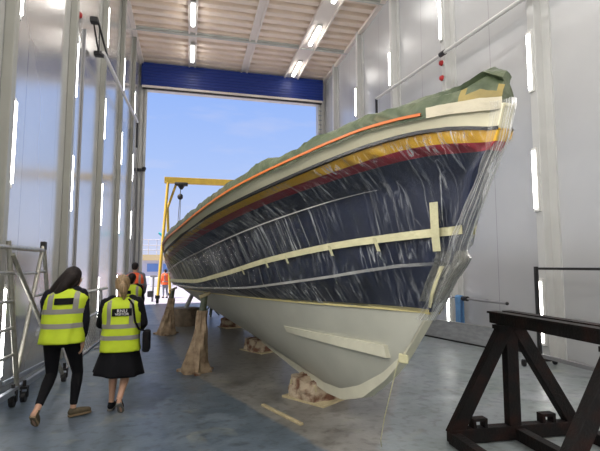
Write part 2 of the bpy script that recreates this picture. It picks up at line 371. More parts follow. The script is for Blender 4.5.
# roller shutter
sh = thing('roller_shutter', 'blue rolled-up shutter across the top of the open doorway', 'shutter', (2.0, YD - .2, DZ))
mb = MB()
for k in range(8): mb.box((0, 0, .17 + k * .135), (8.55, .16, .128), bevel=.02)
mb.build('curtain', M['blue'], sh)
mb = MB(); mb.box((0, -.02, .05), (8.45, .2, .10), bevel=.015); mb.build('bottom_bar', M['ceil_steel'], sh)
mb = MB(); mb.box((0, -.02, -.03), (8.4, .1, .05)); mb.build('rubber_seal', M['dark'], sh)

# strip lamps -------------------------------------------------------
ordn = ['nearest', 'second', 'third', 'fourth', 'fifth', 'sixth']
def strip_light(name, loc, nrm, label, group):
    t = thing(name, label, 'light', loc, 0, group)
    s = 1 if nrm > 0 else -1
    mb = MB(); mb.box((0, 0, 0), (.10 if s > 0 else .05, .13, 1.2), bevel=.008); mb.build('housing', M['lamp_body'], t)
    mb = MB(); mb.box((s * (.058 if s > 0 else .03), 0, 0), (.03, .075, 1.08), bevel=.01); mb.build('diffuser', M['lamp'], t)
    return t
LV = [('floor-level', .87), ('head-high', 3.3), ('mid-height', 5.57), ('high', 8.1)]
for i, y in enumerate(LCOL[:5]):
    for nm, z in LV:
        if i == 0 and nm == 'high': continue
        strip_light('strip_light', (XL + .048, y + .13, z), 1, '%s vertical strip light on the %s column of the left glossy wall' % (nm, ordn[i]), 'strip lights on the left wall columns')
for i, y in enumerate(RCOL[:4]):
    for nm, z in LV:
        if i == 0 and nm == 'high': continue
        strip_light('strip_light', (XR - .22, y + .02, z), -1, '%s vertical strip light on the %s column of the right wall' % (nm, ordn[i]), 'strip lights on the right wall columns')
def roof_light(x, y, label):
    t = thing('roof_light', label, 'light', (x, y, ZC - .1), 0, 'strip lights under the roof')
    mb = MB(); mb.box((0, 0, -.02), (.2, 1.6, .06), bevel=.01); mb.build('housing', M['lamp_body'], t)
    mb = MB(); mb.box((0, 0, -.085), (.12, 1.4, .08), bevel=.015); mb.build('diffuser', M['lamp_top'], t)
for k, y in enumerate((19.6, 16.5, 13.4)):
    roof_light(4.65, y, ['roof strip light on the wide beam closest to the blue shutter', 'roof strip light on the wide beam, second from the blue shutter', 'roof strip light on the wide beam, third from the blue shutter'][k])
for k, y in enumerate((19.2, 16.1, 13.0)):
    roof_light(-.05, y, ['roof strip light on the twin rail near the left wall, closest to the shutter', 'roof strip light on the twin rail near the left wall, second from the shutter', 'roof strip light on the twin rail near the left wall, third from the shutter'][k])
# lamps of the same rows that hang behind the camera
def area(loc, rot, sx, sy, power, col=(1, .97, .94)):
    l = bpy.data.lights.new('strip_lamp', 'AREA'); l.shape = 'RECTANGLE'; l.size = sx; l.size_y = sy; l.energy = power; l.color = col
    o = bpy.data.objects.new('strip_lamp', l); COL.objects.link(o); o.location = loc; o.rotation_euler = rot
for y in (.4, 3.2, -2.4, -5.2):
    for z in (3.3, 5.65, 8.1): area((XL + .23, y, z), (0, -PI / 2, 0), 1.1, .1, 55)
for y in (3.9, .9, -2.1, -5.1):
    for z in (3.3, 5.65, 8.1): area((XR - .23, y, z), (0, PI / 2, 0), 1.1, .1, 38)
for y in (10.3, 7.2, 4.1, 1.0, -2.1, -5.2):
    for x in (-.05, 4.65): area((x, y, ZC - .2), (0, 0, 0), .14, 1.4, 60)

# wall-mounted pipe booms ------------------------------------------------
def boom(label, a, b, double, drop):
    t = thing('wall_rail', label, 'rail', a)
    a, b = V(a), V(b); d = b - a
    mb = MB(); mb.cyl((0, 0, 0), d, .045, n=14); mb.build('tube', M['lamp_body'], t, smooth=True)
    if double:
        mb = MB(); mb.cyl((.12, 0, .05), d * .62 + V((.02, 0, .02)), .02, n=10); mb.build('stay_tube', M['lamp_body'], t, smooth=True)
    mb = MB(); mb.box(d + V((0, .02, -drop / 2)), (.07, .07, drop), bevel=.01); mb.build('end_drop', M['dark'], t)
    mb = MB(); e = d * .45; mb.cyl(e - d.normalized() * .1, e + d.normalized() * .1, .065, n=14); mb.build('coupling', M['galv'] if not double else M['dark'], t, smooth=True)
    return t
tl = boom('pale tube rail along the left wall with black pivot bracket', (-2.06, 11.0, 6.70), (-2.06, 18.0, 7.25), False, 1.0)
mb = MB()
mb.bar((.02, .6, .05), (-.02, -.62, .42), .035, .05); mb.bar((-.12, -.6, .42), (-.12, .15, -.05), .03, .035); mb.box((-.1, -.62, .44), (.17, .16, .13), bevel=.02)
mb.bar((-.02, -.45, .38), (-.02, -.42, -.18), .025, .025); mb.bar((-.02, -.42, -.18), (0, .15, .0), .025, .03); mb.box((-.12, .1, 0), (.22, .16, .11), bevel=.02)
mb.build('pivot_bracket', M['dark'], tl)
tr_ = boom('pale double tube rail along the right wall above the bow', (6.1, 6.4, 6.75), (6.05, 13.75, 7.35), True, .55)
# red alarm buttons / beacons
def alarm(label, loc, s):
    t = thing('alarm_beacon', label, 'alarm', loc, 0, 'red alarm beacons')
    mb = MB(); mb.cyl((0, 0, 0), (s * .05, 0, 0), .07); mb.build('base_plate', M['lamp_body'], t, smooth=True)
    mb = MB(); mb.cyl((s * .04, 0, 0), (s * .09, 0, 0), .075, .06); mb.sphere((s * .09, 0, 0), (.03, .06, .06)); mb.build('red_dome', M['red'], t, smooth=True)
alarm('red alarm beacon high on the left wall beside the black bracket', (XL, 9.62, 6.82), 1)
alarm('upper red alarm beacon on right wall column above the bow', (XR - .2, 9.97, 6.90), -1)
alarm('lower red alarm beacon on right wall column above the bow', (XR - .2, 9.97, 6.50), -1)
# conduit on left wall, junction box + cable by the doorway
mb = MB(); mb.cyl((XL + .02, 10.35, .0), (XL + .02, 10.35, 6.9), .022); tag(mb.build('conduit', M['cable'], smooth=True), 'thin grey vertical conduit on the left glossy wall', 'pipe')
jb = thing('junction_box', 'small black cable box on the white pier left of the doorway', 'box', (-2.15, YD - .12, 5.95))
mb = MB(); mb.box((.0, -.08, 0), (.34, .16, .12), bevel=.02); mb.sphere((.12, -.1, .06), .09); mb.build('body', M['dark'], jb)
mb = MB(); mb.cyl((0, -.06, -5.7), (0, -.06, -.05), .025); mb.cyl((-.16, -.05, -5.6), (-.16, -.05, .1), .02); mb.build('cable', M['cable'], jb, smooth=True)

# ------------------------------------------------------------------ the boat
ANG = .045; AX = V((-math.sin(ANG), math.cos(ANG), 0)); PV = V((math.cos(ANG), math.sin(ANG), 0))
P0 = V((1.62, 5.78, 0)) + AX * -3.62
BL = 12.6
def W(U, v, z): return P0 + AX * U + PV * v + V((0, 0, z))
def interp(x, xs, ys):
    if x <= xs[0]: return ys[0]
    for i in range(1, len(xs)):
        if x <= xs[i]:
            t = (x - xs[i - 1]) / (xs[i] - xs[i - 1]); return ys[i - 1] + (ys[i] - ys[i - 1]) * t
    return ys[-1]
SU = [0, .07, .24, .40, .54, .75, .94, 1.28, 1.54, 2.02, 2.53, 3.06, 4.5, 9, 12.6]
SZ = [2.62, 2.44, 2.2, 1.96, 1.73, 1.46, 1.26, .92, .72, .44, .28, .22, .2, .2, .34]
CU = {
 'sheer': (0, 1.94, 6.21, 2.4, [(0.0, 2.636), (0.28, 2.672), (0.43, 2.677), (0.56, 2.686), (0.85, 2.672), (1.21, 2.607), (1.58, 2.546), (2.19, 2.46), (2.92, 2.311), (3.77, 2.16), (5.2, 2.06), (8.5, 2.0), (12.6, 2.06)]),
 'black': (0.05, 1.919, 6.75, 2.3, [(0.05, 2.50), (0.33, 2.572), (0.64, 2.585), (0.95, 2.56), (1.51, 2.474), (2.2, 2.375), (3.37, 2.222), (4.63, 2.029), (6.2, 1.93), (8.5, 1.88), (12.6, 1.92)]),
 'yell': (0.08, 1.899, 7.155, 2.25, [(0.08, 2.431), (0.46, 2.50), (0.68, 2.506), (1.24, 2.448), (2.06, 2.36), (3.64, 2.148), (5.4, 1.923), (7, 1.83), (8.5, 1.79), (12.6, 1.8)]),
 'red': (0.15, 1.868, 7.56, 2.2, [(0.15, 2.394), (0.54, 2.445), (0.74, 2.444), (1.34, 2.40), (2.23, 2.310), (3.98, 2.081), (6.05, 1.838), (8.5, 1.7), (12.6, 1.7)]),
 'seam': (0.3, 1.838, 8.37, 2.1, [(0.3, 2.276), (1.15, 2.276), (1.53, 2.249), (2.54, 2.141), (4.57, 1.887), (7.14, 1.622), (8.5, 1.56), (12.6, 1.5)]),
 'mid': (0.42, 1.797, 9.18, 2.0, [(0.42, 1.938), (0.95, 1.917), (1.69, 1.877), (2.82, 1.756), (3.74, 1.62), (5.17, 1.46), (8.5, 1.38), (12.6, 1.34)]),
 'kn2': (0.55, 1.756, 9.72, 2.0, [(0.53, 1.72), (1.02, 1.705), (1.8, 1.6), (3.45, 1.43), (5.5, 1.345), (8.5, 1.29), (12.6, 1.25)]),
 'wl': (0.83, 1.654, 10.8, 1.9, [(0.83, 1.366), (1.16, 1.366), (1.64, 1.352), (2.65, 1.318), (3.82, 1.290), (5.57, 1.252), (8.5, 1.2), (12.6, 1.15)]),
}
def sm(xs, ys, x, w=.22):
    return (interp(x - w, xs, ys) + 2 * interp(x, xs, ys) + interp(x + w, xs, ys)) / 4
def halfb(c, U):
    u0, B, ent, p, zz = CU[c]
    x = min(1, max(0, (U - u0) / ent)); b = B * (1 - (1 - x) ** p)
    return max(b, 0) * (1 - .10 * min(1, max(0, (U - 7) / 5.6)) ** 2)
def cz(c, U):
    zz = CU[c][4]; return sm([a for a, b in zz], [b for a, b in zz], U, min(.35, .05 + .2 * U))
NS = 90
SS = [(j / NS) ** 1.7 for j in range(NS + 1)]
def cpt(c, s):
    u0 = CU[c][0]; U = u0 + (BL - u0) * s; return (U, max(halfb(c, U), .045), cz(c, U))
def sec(c1, c2, f, s):
    a, b = cpt(c1, s), cpt(c2, s); return tuple(x + (y - x) * f for x, y in zip(a, b))
ORDER = ['wl', 'kn2', 'mid', 'seam', 'red', 'yell', 'black', 'sheer']
def hull_rows(n_each):
    rows = []; tags = []
    for a, b, n in zip(ORDER, ORDER[1:], n_each):
        for i in range(n):
            rows.append([sec(a, b, i / n, s) for s in SS]); tags.append(a)
    rows.append([cpt('sheer', s) for s in SS]); return rows, tags
boat = thing('lifeboat', 'big navy lifeboat hull wrapped in clear film, red and yellow bands, white bottom', 'boat', tuple(P0))
rows, tags = hull_rows([2, 3, 3, 2, 1, 1, 1])
zone = {'wl': 0, 'kn2': 0, 'mid': 0, 'seam': 0, 'red': 1, 'yell': 2, 'black': 3}
mb = MB()
for sg in (-1, 1):
    vs, fs = mb.grid([[W(U, sg * v, z) for U, v, z in r] for r in rows])
    for i, f in fs: f.material_index = zone[tags[i]]
for i in range(len(rows) - 1):                      # transom and stem faces
    for j in (-1, 0):
        a, b = rows[i][j], rows[i + 1][j]
        f = mb.quad([W(a[0], -a[1], a[2]), W(a[0], a[1], a[2]), W(b[0], b[1], b[2]), W(b[0], -b[1], b[2])]); f.material_index = zone[tags[i]]
r = rows[-1]
_, fs = mb.grid([[W(U, -v, z - .02) for U, v, z in r], [W(U, v, z - .02) for U, v, z in r]])
for i, f in fs: f.material_index = 3
bmesh.ops.remove_doubles(mb.bm, verts=mb.bm.verts, dist=.0005)
mb.build('topsides', [M['navy'], M['hred'], M['hyel'], M['cream']], boat, smooth=True, world=True)
# bottom
def bot(U, t):
    bw = max(halfb('wl', U), .045); zw = cz('wl', U); zb = min(sm(SU, SZ, U, .08) + .012 + .085 * min(1, max(0, (U - 1.1) / .9)), zw)
    x = min(1, max(0, U / 4)); e = 1 + .35 * x * x * (3 - 2 * x)
    return (U, .045 + max(bw - .045, 0) * t, zb + (zw - zb) * t ** e)
mb = MB(); us = [cpt('wl', s)[0] for s in SS]; TT = [i / 14 for i in range(15)]
for sg in (-1, 1): mb.grid([[W(bot(U, t)[0], sg * bot(U, t)[1], bot(U, t)[2]) for U in us] for t in TT])
for i in range(14):
    a, b = bot(BL, TT[i]), bot(BL, TT[i + 1]); mb.quad([W(a[0], -a[1], a[2]), W(a[0], a[1], a[2]), W(b[0], b[1], b[2]), W(b[0], -b[1], b[2])])
bmesh.ops.remove_doubles(mb.bm, verts=mb.bm.verts, dist=.0005)
mb.build('bottom', M['primer'], boat, smooth=True, world=True)
# keel and stem bar
mb = MB(); R4 = []
ku = [.84 + 11.76 * (j / 120) ** 1.5 for j in range(121)]
pr = [(U, sm(SU, SZ, U, .06)) for U in ku]
r_out, r_in = [], []
for j, (U, z) in enumerate(pr):
    a = pr[max(j - 1, 0)]; b = pr[min(j + 1, 120)]
    d = V((b[0] - a[0], 0, b[1] - a[1])).normalized(); n = V((-d.z, 0, d.x)) if d.x >= 0 else V((d.z, 0, -d.x))
    n = V((abs(d.z), 0, d.x)).normalized()
    th = .015 + .10 * min(1, max(0, (U - 1.1) / .9))
    r_out.append((U, z)); r_in.append((U + n.x * th, z + n.z * th))
hw = [.035 + .03 * min(1, max(0, (U - .6) / 1.5)) for U in ku]
mb.grid([[W(U, -h, z) for (U, z), h in zip(r_in, hw)], [W(U, -h * .8, z) for (U, z), h in zip(r_out, hw)], [W(U, h * .8, z) for (U, z), h in zip(r_out, hw)], [W(U, h, z) for (U, z), h in zip(r_in, hw)]], close=False)
mb.build('keel_bar', M['keel'], boat, smooth=True, world=True)
# strips running along the hull
def strip(c, f2, w, off0, m, name, s0=0, s1=1, dz=0, both=True, n=120, thick=.004, taper=False):
    mb = MB()
    for sg in ((-1, 1) if both else (-1,)):
        rr = [[], [], [], []]
        w0 = w
        for j in range(n + 1):
            w = w0 * (min(1, .1 + j / n * 4) if taper else 1)
            s = (s0 ** (1 / 1.7) + (s1 ** (1 / 1.7) - s0 ** (1 / 1.7)) * j / n) ** 1.7
            U, v, z = cpt(c, s); off = off0 * min(1, .15 + s * 25)
            rr[0].append(W(U - off * .5, sg * (v + off - thick), z + dz - w / 2)); rr[1].append(W(U - off * .5, sg * (v + off), z + dz - w / 2))
            rr[2].append(W(U - off * .5, sg * (v + off), z + dz + w / 2)); rr[3].append(W(U - off * .5, sg * (v + off - thick), z + dz + w / 2))
        mb.grid(list(map(list, zip(*rr))), close=True)
        w = w0
    return mb.build(name, m, boat, smooth=True, world=True)
strip('black', 0, .022, .030, M['rub'], 'rubbing_strip', thick=.03)
strip('sheer', 0, .018, .032, M['orange_trim'], 'orange_edge_strip', s0=.034, thick=.03, dz=-.004)
strip('wl', 0, .035, .012, M['tape_y'], 'waterline_tape', thick=.01)
# spray rail on the bottom
for sg in (-1, 1):
    mb = MB(); rr = []
    for j in range(25):
        f = j / 24; U = 3.32 + (1.40 - 3.32) * f; h = .075 + .03 * f
        z0 = .90 + .035 * f
        def vat(z):
            best = min(((abs(bot(U, t / 100)[2] - z), bot(U, t / 100)[1]) for t in range(101)))
            return best[1]
        va, vb = vat(z0 + h), vat(z0)
        o = .045 * min(1, .25 + f * 1.2)
        rr.append([W(U, sg * (vb - .02), z0), W(U, sg * (vb + o), z0), W(U, sg * (va + o * .7), z0 + h), W(U, sg * (va - .02), z0 + h)])
    vs, _ = mb.grid(rr, close=True); mb.bm.faces.new(vs[0]); mb.bm.faces.new(vs[-1][::-1])
    mb.build('spray_rail', M['keel'], boat, world=True)
# clear film hung from the sheer to the waterline
def film(name, c_top, c_bot, sg, NT, NF, seed, amp):
    rows, uvs = [], []
    i0, i1 = ORDER.index(c_bot), ORDER.index(c_top); seq = ORDER[i0:i1 + 1]
    for k in range(NT + 1):
        f = k / NT * (len(seq) - 1); i = min(int(f), len(seq) - 2)
        row, ur = [], []
        for j in range(NF + 1):
            s = (j / NF) ** 1.7; U, v, z = sec(seq[i], seq[i + 1], f - i, s)
            L = U * 1.0
            tilt = L + .25 * math.sin(L * 1.7 + seed) * (k / NT)
            w = abs(noise.noise(V((tilt * 5.5, k / NT * 1.1, seed)))) + .5 * abs(noise.noise(V((tilt * 14, k / NT * 1.8, seed + 9))))
            env = math.sin(PI * (k / NT)) ** .5
            d = .012 + amp * (w - .1) * (.25 + env)
            row.append(W(U - d * .55 * max(0, 1 - U / 2.5), sg * (v + d), z)); ur.append((L * .5, k / NT))
        rows.append(row); uvs.append(ur)
    mb = MB(); mb.grid(rows, uv=uvs)
    return mb.build(name, M['film'], boat, smooth='all', world=True)
film('upper_film', 'black', 'mid', -1, 26, 420, 3.1, .035)
film('lower_film', 'mid', 'wl', -1, 18, 420, 7.7, .045)
film('upper_film', 'black', 'mid', 1, 10, 160, 13.1, .03)
film('lower_film', 'mid', 'wl', 1, 10, 160, 17.7, .03)
strip('mid', 0, .058, .040, M['tape'], 'masking_tape', s1=1, thick=.006)
# short tape pieces across the film
def patch(U, z, w, h, tilt, m, off=.05):
    # a strip of tape lying on the port side around (U, z)
    def vz(zz, UU):
        for a, b in zip(ORDER, ORDER[1:]):
            za, zb = cz(a, UU), cz(b, UU)
            if za <= zz <= zb: return halfb(a, UU) + (halfb(b, UU) - halfb(a, UU)) * (zz - za) / (zb - za + 1e-6)
        return halfb('wl', UU)
    rr = []
    for k in range(9):
        zz = z - h / 2 + h * k / 8; uu = U + tilt * (k / 8 - .5)
        rr.append([W(uu - w / 2, -(max(vz(zz, uu - w / 2), .02) + off), zz), W(uu + w / 2, -(max(vz(zz, uu + w / 2), .02) + off), zz)])
    mb = MB(); mb.grid(rr); return mb.build('tape_piece', m, boat, world=True)
for c_ in ('seam', 'kn2'):
    strip(c_, 0, .014 if c_ == 'seam' else .024, .045, M['film_fold'], 'film_edge', s0=.058 if c_ == 'seam' else .012, thick=.004, both=False, taper=(c_ == 'seam'))
patch(.585, 1.965, .060, .33, -.05, M['tape'], .07)
for U, h in ((1.13, .075), (1.66, .06), (2.35, .05), (2.75, .045), (3.35, .05), (4.3, .06)):
    patch(U, cz('mid', U) - .04, .035, h + .03, .01, M['tape'], .055)
# film gathered along the stem, and the crumpled spur
def crumple(o_mb, amp, sc, seed):
    for v in o_mb.bm.verts:
        p = v.co * sc + V((seed, seed * 2, 0)); v.co += V((noise.noise(p), noise.noise(p + V((31, 0, 0))), noise.noise(p + V((0, 57, 0))))) * amp
def stemU(z): return interp(-z, [-a for a in SZ[:10]], SU[:10])
def vtop(zz, UU):
    for a, b in zip(ORDER, ORDER[1:]):
        za, zb = cz(a, UU), cz(b, UU)
        if za <= zz <= zb: return halfb(a, UU) + (halfb(b, UU) - halfb(a, UU)) * (zz - za) / (zb - za + 1e-6)
    return halfb('sheer', UU) if zz > cz('sheer', UU) else halfb('wl', UU)
def fin(name, z0, z1, back, m, spur, n=70, c=18):
    mb = MB(); rows = []
    for i in range(n + 1):
        z = z0 + (z1 - z0) * i / n; us = stemU(z)
        fwd = .035 + .012 * noise.noise(V((z * 6, 1, 0)))
        g = math.exp(-((z - 1.735) / (.055 if z > 1.735 else .20)) ** 2) * spur
        row = []
        for k in range(-c, c + 1):
            f = abs(k) / c; sg = -1 if k < 0 else 1
            U = us - (fwd + g * (1 - f) ** 1.5) + (back + fwd) * f ** 1.3
            v = .012 + (vtop(z, max(U, us + .01)) + .035) * f ** .8
            w = noise.noise(V((f * 7 + 3 * sg, z * 1.6, spur * 9))) * .014 + noise.noise(V((f * 18 + 3 * sg, z * 2.5, 4))) * .006
            if g > .02: w += noise.noise(V((f * 5, z * 22, 2))) * .016 * g / max(spur, .01)
            row.append(W(U - w * .6, sg * (v + w * (.3 + f)), z + (.05 * g * (1 - f))))
        rows.append(row)
    mb.grid(rows, uv=[[(.9 * k / c, 1.6 * i / n) for k in range(-c, c + 1)] for i in range(n + 1)]); return mb.build(name, m, boat, smooth='all', world=True)
fin('gathered_film', 2.66, 1.30, .06, M['film_fold'], .05)
fin('film_spur', 1.80, 1.44, .13, M['film_knot'], .085, n=44)
mb = MB(); rr = []
for k in range(9):
    z = 1.70 - .30 * k / 8; U = .60 + .19 * k / 8
    rr.append([W(U, -(vtop(z, U) + .045), z), W(U + .035, -(vtop(z, U + .035) + .045), z)])
mb.grid(rr); mb.build('tape_tail', M['tape'], boat, world=True)
mb = MB(); q = W(1.22, -.07, 1.02)
mb.box(W(1.20, -.055, .965), (.03, .09, .075), Matrix.Rotation(.4, 3, 'Z'), .01); crumple(mb, .01, 20, 3); mb.build('stem_tape', M['tape'], boat, world=True)
mb = MB(); mb.tube([W(1.22, -.09, .95), W(1.32, -.10, .72), W(1.50, -.08, .42), W(1.72, -.01, .15), W(1.93, .10, .006)], .004, 6); mb.build('hanging_string', M['tape'], boat, world=True)
# deck cover
def tarp_h(U): return .11 + .02 * max(0, 1 - U / 2) + .07 * max(0, 1 - abs(U - .12) / .12)
mb = MB(); rr = []; NT_ = 260
for j in range(NT_ + 1):
    U = .015 + 12.59 * (j / NT_) ** 1.6; b = max(halfb('sheer', max(U, 0)), .015) + .028; zs = cz('sheer', max(U, 0)); h = tarp_h(U)
    row = []
    prof = [(1.0, -.03), (1.0, .02 + .15 * h), (.99, .55 * h), (.97, .85 * h), (.93, h), (.75, h + .02), (.45, h + .04), (0, h + .06)]
    for f, dz in prof + [(-f, dz) for f, dz in prof[::-1][1:]]:
        vv = -f * b
        if abs(f) > .9: vv = -math.copysign(b - (1 - abs(f)) * .9, f)
        k = .02 + .012 * (abs(f) < .98)
        n1 = noise.noise(V((U * 3.1, f * 3, 1.3))) * .035 + abs(noise.noise(V((U * 7 + f * 2, f * 5, 4.3)))) * .025 - .01 + abs(noise.noise(V((U * 17 - f * 4, f * 9, 7.3)))) * .022
        amt = (1 if abs(f) < .995 else .3) * min(1, .35 + U)
        row.append(W(U, vv * (1 + n1 * .1), zs + dz + n1 * amt))
    rr.append(row)
vs, fs = mb.grid(rr)
mb.bm.faces.new(vs[0][::-1])
for i, f in fs:
    cx = f.calc_center_median(); l = cx - P0; U = l.dot(AX); v = l.dot(PV); dz = cx.z - cz('sheer', max(U, 0))
    nn = noise.noise(V((U * 1.6, 2, 0)))
    if dz < .05 + .02 * nn and U < .40: f.material_index = 1
    elif U < .24 + .1 * nn and dz < .105: f.material_index = 2
tp = mb.build('deck_cover', [M['tarp'], M['tarp_cream'], M['tarp_olive']], boat, smooth=True, world=True)

# ------------------------------------------------------------------ stands, blocks under the boat
def crumpled_cone(mb, base, top, rb, rt, n=22, m=16, amp=.05, seed=0, flare=.4, sx=1, sy=1):
    base, top = V(base), V(top); rows = []
    for i in range(m + 1):
        f = i / m; c = base.lerp(top, f); r = rt + (rb - rt) * (1 - f) ** (1 + flare)
        ring = []
        for k in range(n):
            a = 2 * PI * k / n
            w = noise.noise(V((math.cos(a) * 2.2 + seed, math.sin(a) * 2.2, f * 2.5))) + .6 * noise.noise(V((math.cos(a) * 5 + seed, math.sin(a) * 5, f * 3)))
            rr = r * (1 + w * amp / .12)
            ring.append(c + V((math.cos(a) * rr * sx, math.sin(a) * rr * sy, 0)))
        rows.append(ring)
    vs, _ = mb.grid(rows, close=True); mb.bm.faces.new(vs[-1])
def prop(label, loc, top, rb, extra=False):
    t = thing('boat_stand', label, 'boat stand', loc, 0, 'wrapped stands propping the hull')
    L = V(loc); d = V(top) - L
    mb = MB(); crumpled_cone(mb, (0, 0, 0), (d.x * .72, d.y * .72, d.z * .78), rb, .075, seed=loc[0] * 7, amp=.055); mb.build('paper_wrap', M['brown_wrap'], t, smooth=True)
    mb = MB(); mb.cyl(V((d.x * .7, d.y * .7, d.z * .74)), d * .985, .06, .05); mb.build('post', M['olive_post'], t, smooth=True)
    mb = MB(); mb.box(d + V((0, 0, -.02)), (.2, .16, .05), Matrix.Rotation(-.4, 3, 'Y'), .01); mb.build('pad', M['timber'], t)
    mb = MB(); 
    for a in range(3):
        an = a * 2.1 + .6; mb.bar((0, 0, .02), (math.cos(an) * rb * 1.5, math.sin(an) * rb * 1.3, .02), .1, .035)
    crumple(mb, .01, 8, 1); mb.build('foot', M['tan_wrap'], t)
    return t
prop('brown paper-wrapped stand under the hull, nearest to the two walking women', (.14, 7.62, 0), (.27, 7.75, 1.24), .21)
prop('brown paper-wrapped stand below the stern beside the yellow crane legs', (-.52, 11.9, 0), (-.38, 12.1, 1.13), .22)
# far stand under starboard quarter
t = thing('trestle_stand', 'small bare metal stand under the far stern between wrapped stands', 'boat stand', (.75, 15.9, 0))
mb = MB(); mb.cyl((0, 0, .05), (0, -1.2, .66), .05)
for an in (.5, 2.6, 4.7): mb.cyl((0, 0, .35), (math.cos(an) * .35, math.sin(an) * .35, 0), .025)
mb.build('legs', M['olive_post'], t, smooth=True)
# canvas-wrapped block with leaning post
t = thing('wrapped_weight', 'squat brown canvas-wrapped tub with a leaning grey post under the stern', 'tub', (-.08, 13.6, 0))
mb = MB(); crumpled_cone(mb, (0, 0, 0), (0, 0, .50), .35, .37, amp=.02, seed=3, flare=0); mb.build('canvas_wrap', M['brick_wrap'], t, smooth=True)
mb = MB(); mb.cyl((0, 0, .45), (.32, .25, 1.14), .06); mb.build('post', M['galv'], t, smooth=True)
def keel_block(label, loc, sx, sy, h, seed, rz):
    t = thing('keel_block', label, 'keel block', loc, rz, 'wrapped blocks under the keel')
    mb = MB(); mb.box((0, 0, h * .45), (sx * .9, sy * .8, h * .85), bevel=.01); mb.build('timber_block', M['timber'], t)
    mb = MB(); rows = []
    for i in range(15):
        f = i / 14; row = []
        for k in range(36):
            a = 2 * PI * k / 36; ca, sa = math.cos(a), math.sin(a)
            q = (abs(ca) ** 3 + abs(sa) ** 3) ** (-1 / 3)
            w = noise.noise(V((ca * 2 + seed, sa * 2, f * 2))) * .10 + noise.noise(V((ca * 6 + seed, sa * 6, f * 5))) * .05
            e = (1.12 - .14 * f if f < .8 else 1.0 * (1 - ((f - .8) / .2) ** 2 * .75)) + w
            zz = h * min(1, f / .8) * (1 + .15 * noise.noise(V((ca * 2.5, sa * 2.5, seed)))) if f > 0 else .004
            row.append((ca * q * sx / 2 * e, sa * q * sy / 2 * e, max(.004, zz)))
        rows.append(row)
    vs, _ = mb.grid(rows, close=True); mb.bm.faces.new(vs[-1]); crumple(mb, .03, 11, seed); mb.build('sheet_wrap', M['tan_wrap'], t)
    for v in t.children[1].data.vertices: v.co.z = max(v.co.z, .003)
    mb = MB(); mb.box((.06, -.02, .012), (sx * 1.32, sy * 1.15, .024), Matrix.Rotation(.12, 3, 'Z')); crumple(mb, .015, 5, seed); mb.build('ground_sheet', M['timber'], t)
    for v in t.children[2].data.vertices: v.co.z = max(v.co.z, .002)
keel_block('brown stained wrapped keel block nearest the bow', (1.70, 5.88, 0), .66, .60, .25, 1.0, .5)
keel_block('brown stained wrapped keel block midway along the hull', (1.50, 9.3, 0), .62, .6, .235, 5.0, .45)
keel_block('small dark wrapped keel block farthest back under the hull', (1.22, 12.9, 0), .6, .5, .235, 9.0, .2)
# batten on floor
mb = MB(); mb.bar((.91, 5.62, .012), (1.21, 4.84, .012), .045, .024, bevel=.003); tag(mb.build('batten', M['timber']), 'thin pale timber batten lying on the floor before the keel', 'batten')

# ------------------------------------------------------------------ steel trestle at right front
TA = -math.radians(2.5)
t = thing('steel_trestle', 'dark rusty steel trestle with sloping legs at the right foreground', 'trestle', (3.13, 3.98, 0), TA)
HW, SP, HT = .63, 1.28, 1.09
for k, y in enumerate((0, -SP)):
    mb = MB(); mb.box((.05, y, .075), (HW * 2 + .18, .11, .13), bevel=.006); mb.build('base_beam', M['trestle'], t)
    for s in (-1, 1):
        mb = MB(); mb.bar((s * HW + (.09 if s > 0 else 0), y, .08), (s * .06 + .03, y, HT), .13, .10, up=(0, 1, 0), bevel=.006)
        mb.build('leg', M['trestle'], t)
    mb = MB(); mb.box((.02, y, HT / 2 + .06), (.13, .09, HT - .1), bevel=.006); mb.build('post', M['trestle'], t)
    for s in (-.46, .30):
        if k == 0:
            mb = MB()
            for dx in (-.06, .06): mb.box((s + .1 + dx, y, .17), (.028, .09, .08))
            mb.box((s + .1, y, .215), (.15, .09, .025)); mb.build('bracket', M['trestle'], t)
for s in (-HW, .06, HW + .09):
    mb = MB(); mb.box((s, -SP / 2, .06), (.10, SP, .11), bevel=.006); mb.build('side_rail', M['trestle'], t)
for s in (-.05, .13):
    mb = MB(); mb.box((s, -SP / 2 + .02, HT + .075), (.075, SP + .3, .105), bevel=.006); mb.box((s, -SP / 2 + .02, HT + .132), (.11, SP + .32, .022)); mb.build('top_beam', M['trestle'], t)
for y in (0, -SP):
    mb = MB(); mb.box((.04, y, HT), (.34, .12, .04)); mb.build('cap_plate', M['trestle'], t)

# ------------------------------------------------------------------ right-side things
t = thing('guard_rail', 'thin black upright rail frame standing by the right wall', 'railing', (5.9, 6.7, 0))
mb = MB(); mb.box((0, 0, .88), (.05, .06, 1.62), bevel=.005); mb.build('post', M['black_metal'], t)
mb = MB(); mb.box((0, -2.6, .88), (.05, .06, 1.62), bevel=.005); mb.build('post', M['black_metal'], t)
mb = MB(); mb.box((0, -1.3, 1.655), (.04, 2.6, .04)); mb.build('top_rail', M['black_metal'], t)
mb = MB(); mb.box((0, -1.3, .17), (.05, 2.6, .06)); mb.build('bottom_rail', M['cable'], t)
for y in (0, -2.6):
    mb = MB(); mb.box((0, y, .09), (.7, .07, .05), bevel=.005)
    for x in (-.33, .30): mb.cyl((x - .02, y, .04), (x + .02, y, .04), .04); mb.box((x, y, .07), (.06, .06, .06))
    mb.build('castor_foot', M['black_metal'], t)
PY0, PY1 = 10.35, 7.75
t = thing('kick_board', 'long grey scuffed board leaning along the foot of the right wall', 'board', (5.95, 9.0, 0))
mb = MB(); d = V((6.22 - 5.62, 7.95 - 10.3, 0))
mb.bar((5.64, 10.2, .215), (6.16, 7.95, .215), .03, .43, bevel=.004); mb.build('panel', M['grey_board'], t, world=True)
